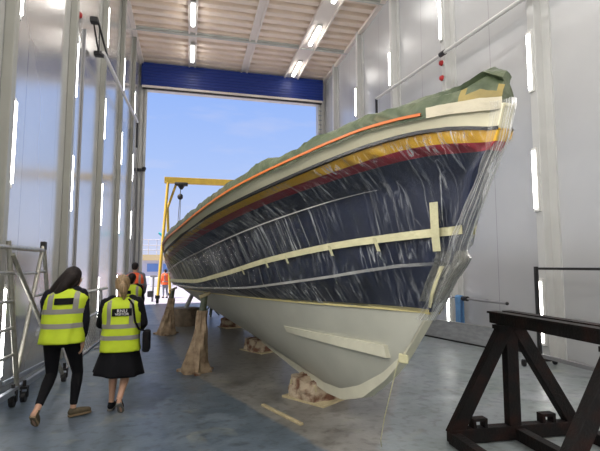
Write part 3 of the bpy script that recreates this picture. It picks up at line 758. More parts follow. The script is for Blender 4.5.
mb = MB(); mb.bar((5.625, 10.2, .018), (6.145, 7.95, .018), .05, .03); mb.build('bottom_edge', M['dark'], t, world=True)
mb = MB(); mb.bar((5.64, 10.2, .436), (6.16, 7.95, .436), .04, .012); mb.build('top_edge', M['galv'], t, world=True)
t = thing('wall_bar', 'horizontal grey bar with black collar held off the right wall', 'bar', (6.2, 9.0, .95))
mb = MB(); mb.cyl((0, 2.2, 0), (0, -1.12, 0), .026); mb.build('tube', M['cable'], t, smooth=True)
mb = MB(); mb.cyl((0, .36, 0), (0, .18, 0), .055); mb.build('collar', M['dark'], t, smooth=True)
mb = MB(); mb.sphere((0, -1.14, 0), .035); mb.build('end_ball', M['dark'], t, smooth=True)
for y in (2.0, -.2):
    mb = MB(); mb.box((.125, y, 0), (.25, .03, .03)); mb.build('bracket', M['cable'], t)
mb = MB(); rr = []
for j in range(21):
    a = j / 20
    if a < .4: p = (-.05, .5, -.62 + .6 * a / .4)
    elif a < .6: q = (a - .4) / .2 * PI; p = (-.05 * math.cos(q), .5, .02 + .05 * math.sin(q))
    else: p = (.05, .5, .02 - .6 * (a - .6) / .4)
    n = .03 * noise.noise(V((0, 3, a * 4)))
    rr.append([(p[0] + n - (.02 if a < .4 else 0), 9 * 0 + p[1] - .10 + n, p[2]), (p[0] + n, p[1] + .10 + n * .6, p[2])])
mb.grid(rr); s_ = mb.build('strap', M['sling']); s_.location = (6.2, 9.0, .95)
sd = s_.modifiers.new('thick', 'SOLIDIFY'); sd.thickness = .02
tag(s_, 'blue webbing strap hung over the grey bar on the right wall', 'strap')

# ------------------------------------------------------------------ left-side aluminium scaffold
t = thing('scaffold_frame', 'aluminium folding scaffold frame on castors along the left wall', 'scaffold', (-2.05, 7.0, 0))
X0 = -2.1
def tubeobj(name, pts, r, m=None, par=t, n=10):
    mb = MB(); mb.tube(pts, r, n); return mb.build(name, m or M['alu'], par, smooth=True, world=True)
tubeobj('upright', [(X0, 6.05, 2.0), (X0 + .06, 6.42, .16)], .03)
tubeobj('upright', [(X0, 5.35, 2.0), (X0 + .06, 5.25, .16)], .03)
tubeobj('upright', [(X0, 7.38, 2.02), (X0, 6.55, .30)], .028)
tubeobj('upright', [(X0, 7.40, 2.02), (X0, 8.10, .14)], .028)
tubeobj('top_rail', [(X0, 5.3, 1.92), (X0, 7.45, 1.93)], .03)
mb = MB(); mb.box((X0, 7.39, 2.0), (.07, .10, .12), bevel=.01); mb.build('hinge', M['black_metal'], t, world=True)
for z in (1.62, 1.28, .95, .62): tubeobj('rung', [(X0 + .01, 5.33 - .05 * (1.9 - z), z), (X0 + .03, 6.12 + .17 * (1.9 - z), z)], .02)
for z in (1.62, 1.28): tubeobj('rung', [(X0, 7.40 - .48 * (2.02 - z), z), (X0, 7.40 + .38 * (2.02 - z), z)], .02)
tubeobj('rung', [(X0, 6.1, 1.60), (X0, 7.2, 1.60)], .016)
tubeobj('outrigger', [(X0 + .04, 6.08, 1.84), (-1.78, 7.42, .13)], .03)
mb = MB(); mb.bar((-2.0, 5.3, .24), (-2.1, 8.15, .10), .05, .07); mb.build('base_beam', M['alu_blue'], t, world=True)
mb = MB(); mb.bar((-2.12, 6.2, .30), (-2.14, 8.15, .20), .03, .05); mb.build('base_beam', M['alu_blue'], t, world=True)
def castor(x, y):
    mb = MB(); mb.cyl((x - .025, y, .065), (x + .025, y, .065), .063, n=18); mb.build('castor_wheel', M['dark'], t, smooth=True, world=True)
    mb = MB(); mb.box((x - .04, y + .01, .12), (.012, .05, .12)); mb.box((x + .04, y + .01, .12), (.012, .05, .12)); mb.box((x, y, .18), (.09, .08, .03)); mb.cyl((x, y, .17), (x, y, .27), .022); mb.build('castor_fork', M['black_metal'], t, world=True)
for x, y in ((-2.04, 6.28), (-1.98, 6.48), (-2.06, 5.25), (-1.76, 7.46), (-2.12, 8.1)): castor(x, y)
# slatted guard panel leaning on the wall behind the women
t = thing('slatted_barrier', 'grey slatted metal barrier leaning low on the left wall between the two women', 'barrier', (-1.97, 10.0, 0))
def gp(y, f): return (-1.93 - .22 * f, y, .03 + .54 * f)
Y0, Y1 = 8.5, 12.2
for f in (0, 1): tubeobj('rail', [gp(Y0, f), gp(Y1, f)], .025, M['galv'], t)
for k in range(23):
    y = Y0 + (Y1 - Y0) * k / 22; tubeobj('slat', [gp(y - .04, 0), gp(y + .04, 1)], .016, M['galv'], t, 6)
t = thing('tube_stand', 'grey tube stand with a horizontal arm by the left wall behind the first woman', 'stand', (-1.74, 10.3, 0))
tubeobj('post', [(-1.74, 10.3, 0), (-1.80, 10.3, 1.2)], .035, M['cable'], t)
tubeobj('arm', [(-2.1, 10.3, 1.16), (-1.66, 10.3, 1.24)], .03, M['galv'], t)
mb = MB(); mb.box((-1.74, 10.3, .012), (.24, .3, .024), bevel=.004); mb.build('base_plate', M['cable'], t, world=True)
mb = MB(); mb.box((-1.70, 10.3, .62), (.12, .12, .22), bevel=.02); mb.build('box', M['dark'], t, world=True)

# ------------------------------------------------------------------ outside
mb = MB(); mb.box((10, 75, -.12), (160, 108, .2)); struct('ground_outside', mb, M['quay'])
t = thing('gantry_crane', 'yellow portal gantry crane just outside the open doorway', 'crane', (-1.1, 22.6, 0))
mb = MB(); mb.bar((-1.25, 22.6, 5.87), (5.6, 22.6, 5.87), .22, .30, bevel=.01); mb.build('beam', M['yellow_steel'], t, world=True)
for sx in (0, 1):
    xa = -1.08 if sx == 0 else 5.4; dx = -.28 if sx == 0 else .28
    tubeobj('leg', [(xa, 22.55, 5.75), (xa + dx, 21.6, .16)], .07, M['yellow_steel'], t)
    tubeobj('leg', [(xa - dx * .0, 22.6, 4.6), (xa + (.2 if sx == 0 else -.2), 23.6, .16)], .07, M['yellow_steel'], t)
    tubeobj('brace', [(xa + (.4 if sx == 0 else -.4), 22.6, 5.75), (xa - .02, 22.55, 4.4)], .06, M['yellow_steel'], t)
    for (x, y) in ((xa + dx, 21.6), (xa + (.2 if sx == 0 else -.2), 23.6)):
        mb = MB(); mb.cyl((x - .06, y, .14), (x + .06, y, .14), .14); mb.box((x, y, .3), (.2, .2, .14)); mb.build('wheel', M['dark'], t, world=True)
t = thing('chain_hoist', 'black chain hoist with hook hanging from the yellow crane beam', 'hoist', (-.45, 22.6, 5.7))
mb = MB(); mb.box((0, 0, .0), (.62, .3, .16), bevel=.03); mb.cyl((0, 0, -.05), (0, 0, -.26), .2, .06); mb.build('trolley', M['dark'], t, smooth=True)
mb = MB(); mb.sphere((-.04, 0, -.62), (.14, .1, .16)); mb.build('hook_block', M['dark'], t, smooth=True)
mb = MB(); mb.cyl((-.03, 0, -.2), (-.04, 0, -.55), .02); mb.cyl((-.06, 0, -.7), (-.18, 0, -3.0), .016); mb.cyl((-.02, 0, -.7), (-.05, 0, -3.0), .016); mb.build('chain', M['cable'], t, smooth=True)
mb = MB(); pts = [(-1.45 + .85 * k / 20, 22.55, 3.17 + .10 * math.cos(k / 20 * 2 * PI * 1.5)) for k in range(21)]; mb.tube(pts, .055, 8)
tag(mb.build('lifting_sling', M['turq'], smooth=True), 'turquoise lifting sling hung across the yellow crane legs', 'sling')
# far quay buildings
b = thing('harbour_building', 'low pale harbour building with yellow fascia beyond the open doorway', 'building', (-6, 62, 0))
mb = MB(); mb.box((0, 0, 1.2), (16, 6, 2.4)); mb.build('wall', M['bld'], b)
mb = MB(); mb.box((0, -.1, 2.75), (16.4, 6.6, .7)); mb.build('fascia', M['bld_tan'], b)
for k in range(7):
    mb = MB(); mb.box((-6 + k * 1.9, -3.02, 1.5), (1.3, .08, 1.0)); mb.build('window', M['bld_blue'], b)
mb = MB()
for k in range(17): mb.cyl((-8 + k, -2.5, 3.1), (-8 + k, -2.5, 5.0), .05)
for z in (3.7, 4.3, 5.0): mb.cyl((-8, -2.5, z), (8, -2.5, z), .05)
mb.build('roof_railing', M['rail_pale'], b)
for k, (x, y, lab) in enumerate(((-4.0, 44, 'white concrete barrier on the quay, closest to the yellow fascia building'), (-2.2, 40, 'white concrete barrier on the quay, seen between the crane legs'))):
    mb = MB(); mb.box((x, y, .36), (1.9, .4, .76), bevel=.06); tag(mb.build('barrier', M['white']), lab, 'barrier', 'white quay barriers')
t = thing('hand_winch', 'slim dark winch post standing on the quay outside the doorway', 'winch', (-1.7, 23.2, 0))
mb = MB(); mb.cyl((0, 0, -.02), (0.03, 0, 1.25), .05); mb.build('post', M['cable'], t, smooth=True)
mb = MB(); mb.box((.02, 0, 1.2), (.3, .12, .12), bevel=.02); mb.build('head', M['cable'], t)
mb = MB(); mb.box((-.1, -.05, .35), (.26, .25, .3), bevel=.04); mb.build('motor', M['dark'], t)

# ------------------------------------------------------------------ people
def blob(chains, ells=(), voxel=.01, smooth=2):
    mb = MB()
    for ch in chains:
        for (p, r) in ch: mb.sphere(p, r, 2)
        for (p, r), (q, s) in zip(ch, ch[1:]):
            if (V(p) - V(q)).length > 1e-4: mb.tube([p, q], [r, s], 14)
    for c, r, rot in ells:
        b2 = bmesh.new(); bmesh.ops.create_icosphere(b2, subdivisions=3, radius=1)
        mb.add(b2, Matrix.Translation(c) @ (rot.to_4x4() if rot else Matrix.Identity(4)) @ Matrix.Diagonal((*r, 1)))
    bmesh.ops.recalc_face_normals(mb.bm, faces=mb.bm.faces)
    me = bpy.data.meshes.new('tmp'); mb.bm.to_mesh(me); mb.bm.free()
    o = bpy.data.objects.new('tmp', me); COL.objects.link(o)
    md = o.modifiers.new('r', 'REMESH'); md.mode = 'VOXEL'; md.voxel_size = voxel
    s2 = o.modifiers.new('s', 'SMOOTH'); s2.iterations = smooth; s2.factor = .5
    dg = bpy.context.evaluated_depsgraph_get(); dg.update()
    me2 = bpy.data.meshes.new_from_object(o.evaluated_get(dg))
    bpy.data.objects.remove(o); bpy.data.meshes.remove(me)
    me2.polygons.foreach_set('use_smooth', [True] * len(me2.polygons))
    return me2
def put(name, me, m, parent):
    me.materials.clear(); me.materials.append(m); me.name = name
    o = bpy.data.objects.new(name, me); COL.objects.link(o); o.parent = parent; return o
def lerp(a, b, f): return V(a).lerp(V(b), f)

def hand_chains(wr, el, side, k, pointing):
    wr = V(wr); d = V(pointing).normalized(); sd = V((0, 1, 0)) - d * V((0, 1, 0)).dot(d); sd.normalize()   # finger row runs fore and aft
    nn = d.cross(sd)
    out = [[(wr, .026 * k), (wr + d * .05 * k + sd * .016 * k, .022 * k), (wr + d * .09 * k + sd * .024 * k, .013 * k)], [(wr, .026 * k), (wr + d * .05 * k - sd * .014 * k, .021 * k), (wr + d * .088 * k - sd * .024 * k, .012 * k)]]
    inn = nn * (-side if nn.x > 0 else side)
    for i, (o, l) in enumerate(((.032, .066), (.011, .076), (-.011, .070), (-.031, .054))):
        p = wr + (d * .09 + sd * o) * k
        out.append([(p, .0095 * k), (p + (d * l * .5 + inn * .006) * k, .0088 * k), (p + (d * l * .92 + inn * .028) * k, .0075 * k)])
    p = wr + (d * .03 + sd * .03) * k
    out.append([(p, .013 * k), (p + (d * .035 + sd * .026 + inn * .008) * k, .011 * k), (p + (d * .07 + sd * .034 + inn * .018) * k, .0085 * k)])
    return out

def person(label, loc, rz, J, outfit, group, k=1.0, voxel=.0085):
    root = thing('person', label, 'person', loc, rz, group)
    j = {a: V(b) for a, b in J.items()}
    hd = j['head']; fd = j['face'].normalized(); up = (hd - j['neck']).normalized(); rt = fd.cross(up).normalized(); up = rt.cross(fd)
    HR = Matrix((rt, fd, up)).transposed()
    H = lambda x, y, z: hd + (rt * x + fd * y + up * z) * k
    ch = []
    for s in ('L', 'R'):
        hip, kn, an, he, to = (j[a + s] for a in ('hip', 'knee', 'ank', 'heel', 'toe'))
        sh, el, wr = (j[a + s] for a in ('sh', 'el', 'wr'))
        ch.append([(hip, .085 * k), (lerp(hip, kn, .45), .072 * k), (kn, .05 * k), (lerp(kn, an, .3), .052 * k), (lerp(kn, an, .7), .036 * k), (an, .032 * k)])
        ch.append([(an, .032 * k), (lerp(he, to, .15) + V((0, 0, .02)), .030 * k), (lerp(he, to, .6) + V((0, 0, .01)), .030 * k), (lerp(he, to, .88), .022 * k)])
        ch.append([(sh, .052 * k), (lerp(sh, el, .5), .045 * k), (el, .036 * k), (lerp(el, wr, .35), .036 * k), (wr, .024 * k)])
        ch.append([(lerp(j['hipL'], j['hipR'], .5).lerp(hip, .75), .095 * k), (lerp(hip, sh, .45).lerp(lerp(j['hipL'], j['hipR'], .5), .3), .085 * k), (lerp(hip, sh, .8), .09 * k), (lerp(sh, j['neck'], .35), .06 * k)])
        ch += hand_chains(wr, el, 1 if s == 'R' else -1, k, j.get('hd' + s, wr - el))
    mid = (j['hipL'] + j['hipR']) / 2
    ch.append([(mid, .10 * k), (lerp(mid, j['neck'], .5), .10 * k), (lerp(mid, j['neck'], .85), .09 * k), (j['neck'], .055 * k), (hd - up * .04 * k, .055 * k)])
    ell = [(H(0, -.008, .015), (.074 * k, .093 * k, .098 * k), HR), (H(0, .022, -.045), (.056 * k, .068 * k, .070 * k), HR),
           (H(0, .098, -.022), (.012 * k, .018 * k, .024 * k), HR), (H(.076, -.005, -.015), (.010 * k, .02 * k, .03 * k), HR), (H(-.076, -.005, -.015), (.010 * k, .02 * k, .03 * k), HR),
           (H(0, .082, -.066), (.022 * k, .010 * k, .006 * k), HR), (H(0, .081, -.078), (.018 * k, .010 * k, .006 * k), HR)]
    put('body', blob(ch, ell, min(voxel, .0075) if voxel < .012 else voxel, 2), M['skin'], root)
    for s in (-1, 1):
        mb = MB(); mb.sphere(H(s * .030, .083, .002), .0115 * k); e = mb.build('eye', M['eye'], root, smooth='all')
        mb = MB(); mb.sphere(H(s * .030, .0915, .002), .0055 * k); mb.build('iris', M['dark'], e, smooth='all')
    # hair
    hc, he_ = outfit['hair'](H, k, HR)
    put('hair', blob(hc, he_, voxel, 1), outfit['hairm'], root)
    # sleeved top
    ch = []
    for s in ('L', 'R'):
        sh, el, wr, hip = (j[a + s] for a in ('sh', 'el', 'wr', 'hip'))
        sl = outfit.get('sleeve', .9)
        c = [(sh, .066 * k), (lerp(sh, el, .5), .060 * k), (el, .052 * k)]
        if sl > 0: c.append((lerp(el, wr, sl), .044 * k))
        ch.append(c)
        ch.append([(lerp(mid, hip, .6) + V((0, 0, .13 * k)), .095 * k), (lerp(hip, sh, .5).lerp(mid, .15), .098 * k), (lerp(hip, sh, .85), .098 * k), (lerp(sh, j['neck'], .4), .072 * k)])
    ch.append([(lerp(mid, j['neck'], .5), .11 * k), (lerp(mid, j['neck'], .9), .085 * k)])
    put('shirt', blob(ch, (), voxel, 2), outfit['topm'], root)
    # lower clothes
    if outfit['lower'] == 'leggings':
        ch = []
        for s in ('L', 'R'):
            hip, kn, an = (j[a + s] for a in ('hip', 'knee', 'ank'))
            ch.append([(hip, .102 * k), (lerp(hip, kn, .45), .084 * k), (kn, .060 * k), (lerp(kn, an, .3), .061 * k), (lerp(kn, an, .72), .046 * k), (lerp(kn, an, .86), .042 * k)])
        ch.append([(j['hipL'] + V((.02, -.03, .0)), .105 * k), (j['hipR'] + V((-.02, -.03, .0)), .105 * k)]); ch.append([(mid, .12 * k), (mid + V((0, 0, .12)), .12 * k)])
        put(outfit.get('lname', 'leggings'), blob(ch, (), voxel, 2), outfit['lowm'], root)
    else:
        mb = MB(); rows = []
        zt, zb = outfit['skirt']
        for i in range(14):
            f = i / 13; row = []
            for q in range(48):
                a = 2 * PI * q / 48
                fold = 1 + .07 * f * math.sin(a * 7 + 1) + .04 * f * math.sin(a * 3)
                wx = (.165 + .125 * f ** .8) * k * fold; wy = (.125 + .095 * f) * k * fold
                row.append(V((mid.x - .02 * f + wx * math.cos(a), mid.y - .015 + wy * math.sin(a), zt + (zb - zt) * f - .02 * f * math.cos(a + .5))))
            rows.append(row)
        vs, _ = mb.grid(rows, close=True); mb.bm.faces.new(vs[0])
        o = mb.build('skirt', outfit['lowm'], root, smooth='all'); sdm = o.modifiers.new('t', 'SOLIDIFY'); sdm.thickness = .006
    # vest
    nk = j['neck']; sr = (j['shR'] - j['shL']); sr.normalize(); vb = outfit['hem']; c0 = V((mid.x, mid.y - .01, vb)); c1 = nk + V((0, -.005, .0))
    ax = (c1 - c0); fw = V((0, 0, 1)).cross(V((1, 0, 0))); fwd = V((-sr.y, sr.x, 0)).normalized()
    ts = [0, .08, .2, .38, .55, .70, .82, .90, .955, 1.0]
    wxs = [x * k for x in (.232, .226, .220, .215, .222, .235, .236, .212, .160, .085)]
    wys = [x * k for x in (.190, .186, .175, .160, .152, .150, .142, .120, .095, .075)]
    def S(tt, th, off=0.0, wr=True):
        wx, wy = interp(tt, ts, wxs), interp(tt, ts, wys)
        f = min(1, tt * 1.1); R = V((1, 0, 0)).lerp(sr, f).normalized()
        Fd = V((0, 1, 0)).lerp(fwd, f).normalized()
        c, s = math.cos(th), math.sin(th); e = .82
        px = math.copysign(abs(c) ** e, c); py = math.copysign(abs(s) ** e, s)
        w = (noise.noise(V((math.cos(th) * 2.2, math.sin(th) * 2.2, tt * 3 + loc[0] * 5))) * .020 + noise.noise(V((math.cos(th) * 4, math.sin(th) * 4, tt * 6 + loc[0]))) * .008) * k if wr else 0
        r = off + w * (1 - .6 * tt)
        return c0 + ax * tt + R * px * (wx + r) + Fd * py * (wy + r)
    mb = MB(); mb.grid([[S(i / 30, 2 * PI * q / 56) for q in range(56)] for i in range(31)], close=True)
    ve = mb.build('safety_vest', outfit['vestm'], root, smooth='all'); sdm = ve.modifiers.new('t', 'SOLIDIFY'); sdm.thickness = .005; sdm.offset = 1
    for a, b in outfit['bands']:
        mb = MB(); mb.grid([[S(a + (b - a) * i / 3, 2 * PI * q / 56, .008) for q in range(57)] for i in range(4)]); mb.build('reflective_band', M['reflect'], ve, smooth='all')
    for s in (-1, 1):
        for fb in (-1, 1):
            mb = MB(); rows = []
            for i in range(15):
                tt = outfit['bands'][-1][1] + (.955 - outfit['bands'][-1][1]) * i / 14
                wx = interp(tt, ts, wxs); row = []
                for xx in (.100, .117, .135, .152):
                    cc = min(.97, xx * k / wx) ** (1 / .82); th = math.acos(cc) * fb
                    if s < 0: th = PI - th
                    row.append(S(tt, th, .008))
                rows.append(row)
            mb.grid(rows); mb.build('reflective_stripe', M['reflect'], ve, smooth='all')
    if outfit.get('badge'):
        t0, t1, xa, xb = outfit['badge']; mb = MB(); rows = []
        for i in range(7):
            tt = t0 + (t1 - t0) * i / 6; wx = interp(tt, ts, wxs)
            rows.append([S(tt, (-math.acos(max(-1, min(1, math.copysign((abs(x) / wx) ** (1 / .82), x))))), .013) for x in [xa + (xb - xa) * q / 10 for q in range(11)]])
        mb.grid(rows); bd = mb.build('back_label', M['cloth_black'], ve, smooth='all')
        for txt, tc, sz in outfit.get('text', ()):
            cu = bpy.data.curves.new('t', 'FONT'); cu.body = txt; cu.size = sz; cu.align_x = 'CENTER'; cu.align_y = 'CENTER'; cu.extrude = .001
            to = bpy.data.objects.new('t', cu); COL.objects.link(to)
            dg = bpy.context.evaluated_depsgraph_get(); dg.update(); tm = bpy.data.meshes.new_from_object(to.evaluated_get(dg)); bpy.data.objects.remove(to)
            xm = (xa + xb) / 2; wx = interp(tc, ts, wxs)
            for v in tm.vertices:
                x = xm + v.co.x; tt = tc + v.co.y / ax.length
                th = -math.acos(max(-1, min(1, math.copysign((abs(x) / wx) ** (1 / .82), x)))); v.co = S(tt, th, .016 + v.co.z)
            put('label_text', tm, M['white'], bd)
    # shoes
    for s in ('L', 'R'):
        he, to, an = j['heel' + s], j['toe' + s], j['ank' + s]; d = (to - he).normalized(); L = (to - he).length
        up_ = (an - lerp(he, to, .25)); up_ = (up_ - d * up_.dot(d)).normalized(); sd = d.cross(up_)
        hc = [[(he + up_ * .028 * k + d * .03, .037 * k), (lerp(he, to, .55) + up_ * .026 * k, .041 * k), (lerp(he, to, .88) + up_ * .018 * k, .034 * k)], [(he + up_ * .04 * k + d * .035, .034 * k), (lerp(he, an, .75) + d * .01, .036 * k)]]
        sh_ = put('shoe', blob(hc, (), voxel, 2), outfit['shoem'], root)
        mb = MB(); rows = []
        prof = [(-.0, .018), (.02, .028), (.2, .031), (.45, .030), (.7, .039), (.88, .034), (.97, .022), (1.02, .010)]
        for h in (-.018, .002):
            ring = [he + d * (f * L) + sd * w * k + up_ * h for f, w in prof] + [he + d * (f * L) - sd * w * k + up_ * h for f, w in prof[::-1]]
            rows.append(ring)
        vs, _ = mb.grid(rows, close=True); mb.bm.faces.new(vs[0]); mb.bm.faces.new(vs[1][::-1]); mb.build('sole', outfit['solem'], sh_)
    return root, S, H

def hair_long(H, k, HR):
    c = [[(H(0, -.04, .03), .085 * k), (H(-.03, -.10, -.06), .075 * k), (H(-.09, -.14, -.17), .065 * k), (H(-.15, -.15, -.27), .05 * k), (H(-.19, -.14, -.35), .022 * k)],
         [(H(.03, -.05, .0), .075 * k), (H(.01, -.11, -.10), .065 * k), (H(-.03, -.15, -.22), .055 * k), (H(-.07, -.15, -.32), .02 * k)],
         [(H(-.05, -.02, .0), .06 * k), (H(-.10, -.06, -.12), .06 * k), (H(-.17, -.11, -.24), .04 * k), (H(-.22, -.12, -.31), .018 * k)],
         [(H(.066, .005, .03), .03 * k), (H(.078, -.01, -.05), .028 * k), (H(.06, -.05, -.12), .02 * k)]]
    return c, [(H(0, -.018, .035), (.088 * k, .098 * k, .098 * k), HR)]
def hair_pony(H, k, HR):
    c = [[(H(0, -.09, .02), .04 * k), (H(.0, -.12, .0), .034 * k), (H(.005, -.145, -.035), .050 * k), (H(.015, -.14, -.09), .048 * k), (H(.02, -.125, -.15), .026 * k), (H(.02, -.115, -.19), .010 * k)]]
    return c, [(H(0, -.018, .028), (.090 * k, .102 * k, .100 * k), HR), (H(0, -.05, -.015), (.084 * k, .066 * k, .085 * k), HR)]
def hair_bun(H, k, HR):
    return [[(H(0, -.06, -.02), .07 * k), (H(0, -.07, -.08), .05 * k)]], [(H(0, -.018, .03), (.088 * k, .1 * k, .1 * k), HR), (H(0, -.11, .02), (.045 * k, .04 * k, .045 * k), HR)]
def hair_short(H, k, HR):
    return [], [(H(0, -.020, .032), (.083 * k, .096 * k, .092 * k), HR), (H(0, -.05, -.01), (.076 * k, .055 * k, .07 * k), HR)]

J1 = dict(hipL=(-.09, 0, .90), hipR=(.10, .02, .90), kneeL=(-.10, .07, .49), kneeR=(.15, .16, .48), ankL=(-.13, -.28, .215), ankR=(.13, .10, .10),
          heelL=(-.150, -.355, .170), toeL=(-.150, -.215, .035), heelR=(.09, .065, .025), toeR=(.30, .20, .025),
          shL=(-.145, .0, 1.375), shR=(.195, .0, 1.385), elL=(-.20, .08, 1.12), wrL=(-.14, .26, 1.0), elR=(.245, -.03, 1.10), wrR=(.215, .03, .86), hdR=(-.02, .05, -1), neck=(.04, .02, 1.44), head=(.085, .07, 1.565), face=(.62, .78, -.12))
person('woman with long dark hair, yellow vest, black leggings and olive trainers walking', (-1.375, 5.64, 0), 0, J1,
       dict(hair=hair_long, hairm=M['hair_dark'], topm=M['cloth_navy'], sleeve=.72, lower='leggings', lowm=M['cloth_black'], hem=.85, vestm=M['hiviz'], bands=[(.28, .37), (.545, .635)], badge=(.72, .84, -.085, .10), shoem=M['shoe'], solem=M['sole_tan']), 'people walking away along the left wall')
J1 = {a: (b if a in ('face', 'hdR') else tuple(x * .975 for x in b)) for a, b in J1.items()}
J2 = dict(hipL=(-.085, 0, .80), hipR=(.085, 0, .80), kneeL=(-.075, .04, .44), kneeR=(.075, .0, .43), ankL=(-.085, .02, .10), ankR=(.03, -.20, .175),
          heelL=(-.095, -.035, .024), toeL=(-.08, .175, .024), heelR=(.035, -.285, .165), toeR=(.055, -.155, .030),
          shL=(-.185, 0, 1.255), shR=(.185, 0, 1.265), elL=(-.245, .05, 1.0), wrL=(-.17, .24, .95), elR=(.255, .0, 1.01), wrR=(.20, .20, .92), neck=(0, .01, 1.325), head=(-.005, .03, 1.475), face=(-.1, 1, -.05))
r2, S2, H2 = person('woman with blonde ponytail, yellow vest, black skirt and black shoes', (-.775, 5.86, 0), 0, J2,
       dict(hair=hair_pony, hairm=M['hair_blond'], topm=M['cloth_black'], sleeve=.85, lower='skirt', skirt=(.86, .43), lowm=M['cloth_black'], hem=.70, vestm=M['hiviz'], bands=[(.22, .30), (.43, .51)], badge=(.66, .80, -.085, .125), text=(('RNLI', .755, .052), ('VISITOR', .695, .040)), shoem=M['cloth_black'], solem=M['sole_grey']), 'people walking away along the left wall', k=.97)
bag = thing('shoulder_bag', 'black shoulder bag with strap at the blonde woman\'s right hip', 'bag', (-.775, 5.86, 0))
mb = MB(); mb.box((.295, -.02, .80), (.085, .2, .25), bevel=.025); mb.build('pouch', M['cloth_black'], bag, smooth=True)
mb = MB(); pts = [S2(.97, -1.05, .02), S2(.86, -1.02, .026), S2(.72, -.98, .026), S2(.55, -.85, .026), S2(.40, -.55, .03), V((.285, -.06, .92))]
mb.tube(pts, .012, 8); mb.build('strap', M['cloth_black'], bag, smooth=True)
JS = dict(hipL=(-.085, 0, .88), hipR=(.085, 0, .88), kneeL=(-.09, .05, .48), kneeR=(.09, -.02, .48), ankL=(-.09, .02, .1), ankR=(.1, -.08, .1),
          heelL=(-.09, -.03, .024), toeL=(-.1, .19, .024), heelR=(.1, -.13, .024), toeR=(.11, .09, .024),
          shL=(-.185, 0, 1.36), shR=(.185, 0, 1.36), elL=(-.25, .0, 1.08), wrL=(-.22, .12, .9), elR=(.25, .0, 1.08), wrR=(.22, .12, .9), neck=(0, .01, 1.42), head=(0, .03, 1.565), face=(.15, 1, 0))
def scaled(J, f): return {a: (b if a == 'face' else tuple(x * f for x in b)) for a, b in J.items()}
person('person with dark hair in yellow vest ahead of the blonde woman', (-1.19, 10.4, 0), 0, scaled(JS, .915), dict(hair=hair_bun, hairm=M['hair_dark'], topm=M['cloth_black'], sleeve=.9, lower='leggings', lname='trousers', lowm=M['cloth_black'], hem=.70, vestm=M['hiviz'], bands=[(.25, .34), (.5, .59)], badge=(.68, .8, -.09, .0), shoem=M['cloth_black'], solem=M['sole_grey']), 'people walking away along the left wall', k=.93, voxel=.013)
person('person in orange vest with grey sleeves and short dark hair by the doorway', (-1.42, 13.0, 0), 0, scaled(JS, 1.07), dict(hair=hair_short, hairm=M['hair_dark'], topm=M['cloth_grey'], sleeve=.9, lower='leggings', lname='trousers', lowm=M['cloth_grey'], hem=.84, vestm=M['hiviz_o'], bands=[(.25, .32), (.5, .57)], shoem=M['cloth_black'], solem=M['sole_grey']), 'people walking away along the left wall', k=1.07, voxel=.013)
person('small distant person in orange vest outside, seen beside the crane leg', (-1.22, 25.5, -.02), .6, scaled(JS, .92), dict(hair=hair_short, hairm=M['hair_dark'], topm=M['hiviz_o'], sleeve=.8, lower='leggings', lname='trousers', lowm=M['cloth_grey'], hem=.72, vestm=M['hiviz_o'], bands=[(.25, .32)], shoem=M['cloth_black'], solem=M['sole_grey']), None, k=.95, voxel=.02)

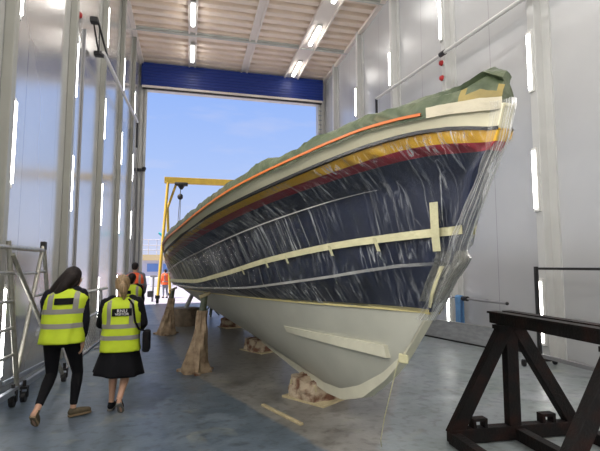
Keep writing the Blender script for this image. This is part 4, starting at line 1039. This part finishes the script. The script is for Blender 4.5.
# ------------------------------------------------------------------ sky, sun, camera
w = bpy.data.worlds.new('sky'); SC.world = w; w.use_nodes = True
nt = w.node_tree; nt.nodes.clear(); L = nt.links.new
out = nt.nodes.new('ShaderNodeOutputWorld'); bg = nt.nodes.new('ShaderNodeBackground'); L(bg.outputs[0], out.inputs[0])
tc = nt.nodes.new('ShaderNodeTexCoord'); sx = nt.nodes.new('ShaderNodeSeparateXYZ'); L(tc.outputs['Generated'], sx.inputs[0])
r = nt.nodes.new('ShaderNodeValToRGB'); cr = r.color_ramp
stops = [(0, (.66, .68, .84)), (.06, (.58, .66, .92)), (.2, (.43, .58, .96)), (.4, (.29, .47, .96)), (1, (.13, .28, .80))]
while len(cr.elements) < len(stops): cr.elements.new(.5)
for e, (p, c) in zip(cr.elements, stops): e.position = p; e.color = (*c, 1)
L(sx.outputs['Z'], r.inputs['Fac'])
mp = nt.nodes.new('ShaderNodeMapping'); mp.inputs['Scale'].default_value = (5, 5, 22); L(tc.outputs['Generated'], mp.inputs['Vector'])
n = nt.nodes.new('ShaderNodeTexNoise'); n.inputs['Scale'].default_value = 1.6; n.inputs['Detail'].default_value = 6; L(mp.outputs[0], n.inputs['Vector'])
r2_ = nt.nodes.new('ShaderNodeValToRGB'); r2_.color_ramp.elements[0].position = .56; r2_.color_ramp.elements[1].position = .8
r2_.color_ramp.elements[0].color = (0, 0, 0, 1); r2_.color_ramp.elements[1].color = (.2, .2, .2, 1); L(n.outputs['Fac'], r2_.inputs['Fac'])
mx = nt.nodes.new('ShaderNodeMixRGB'); L(r2_.outputs[0], mx.inputs['Fac']); L(r.outputs[0], mx.inputs['Color1']); mx.inputs['Color2'].default_value = (.78, .74, .84, 1)
L(mx.outputs[0], bg.inputs['Color']); bg.inputs['Strength'].default_value = 1.0
sun = bpy.data.lights.new('sun', 'SUN'); sun.energy = 12; sun.angle = .01; sun.color = (1, .93, .86)
so = bpy.data.objects.new('sun', sun); COL.objects.link(so); so.rotation_euler = V((.55, .12, -.82)).to_track_quat('-Z', 'Y').to_euler()

cam = bpy.data.cameras.new('camera'); co = bpy.data.objects.new('camera', cam); COL.objects.link(co)
cam.sensor_fit = 'HORIZONTAL'; cam.sensor_width = 36; cam.lens = 450 / 600 * 36; cam.clip_start = .05; cam.clip_end = 500
co.location = (0, 0, 1.7); co.rotation_euler = (PI / 2 + math.radians(5.1428), 0, -math.radians(13.8027))
SC.camera = co
vs_ = SC.view_settings; vs_.view_transform = 'Standard'; vs_.look = 'None'; vs_.gamma = 1; vs_.exposure = 0; vs_.use_curve_mapping = False
SC.cycles.max_bounces = 10; SC.cycles.transparent_max_bounces = 16
SC.cycles.sample_clamp_indirect = 6
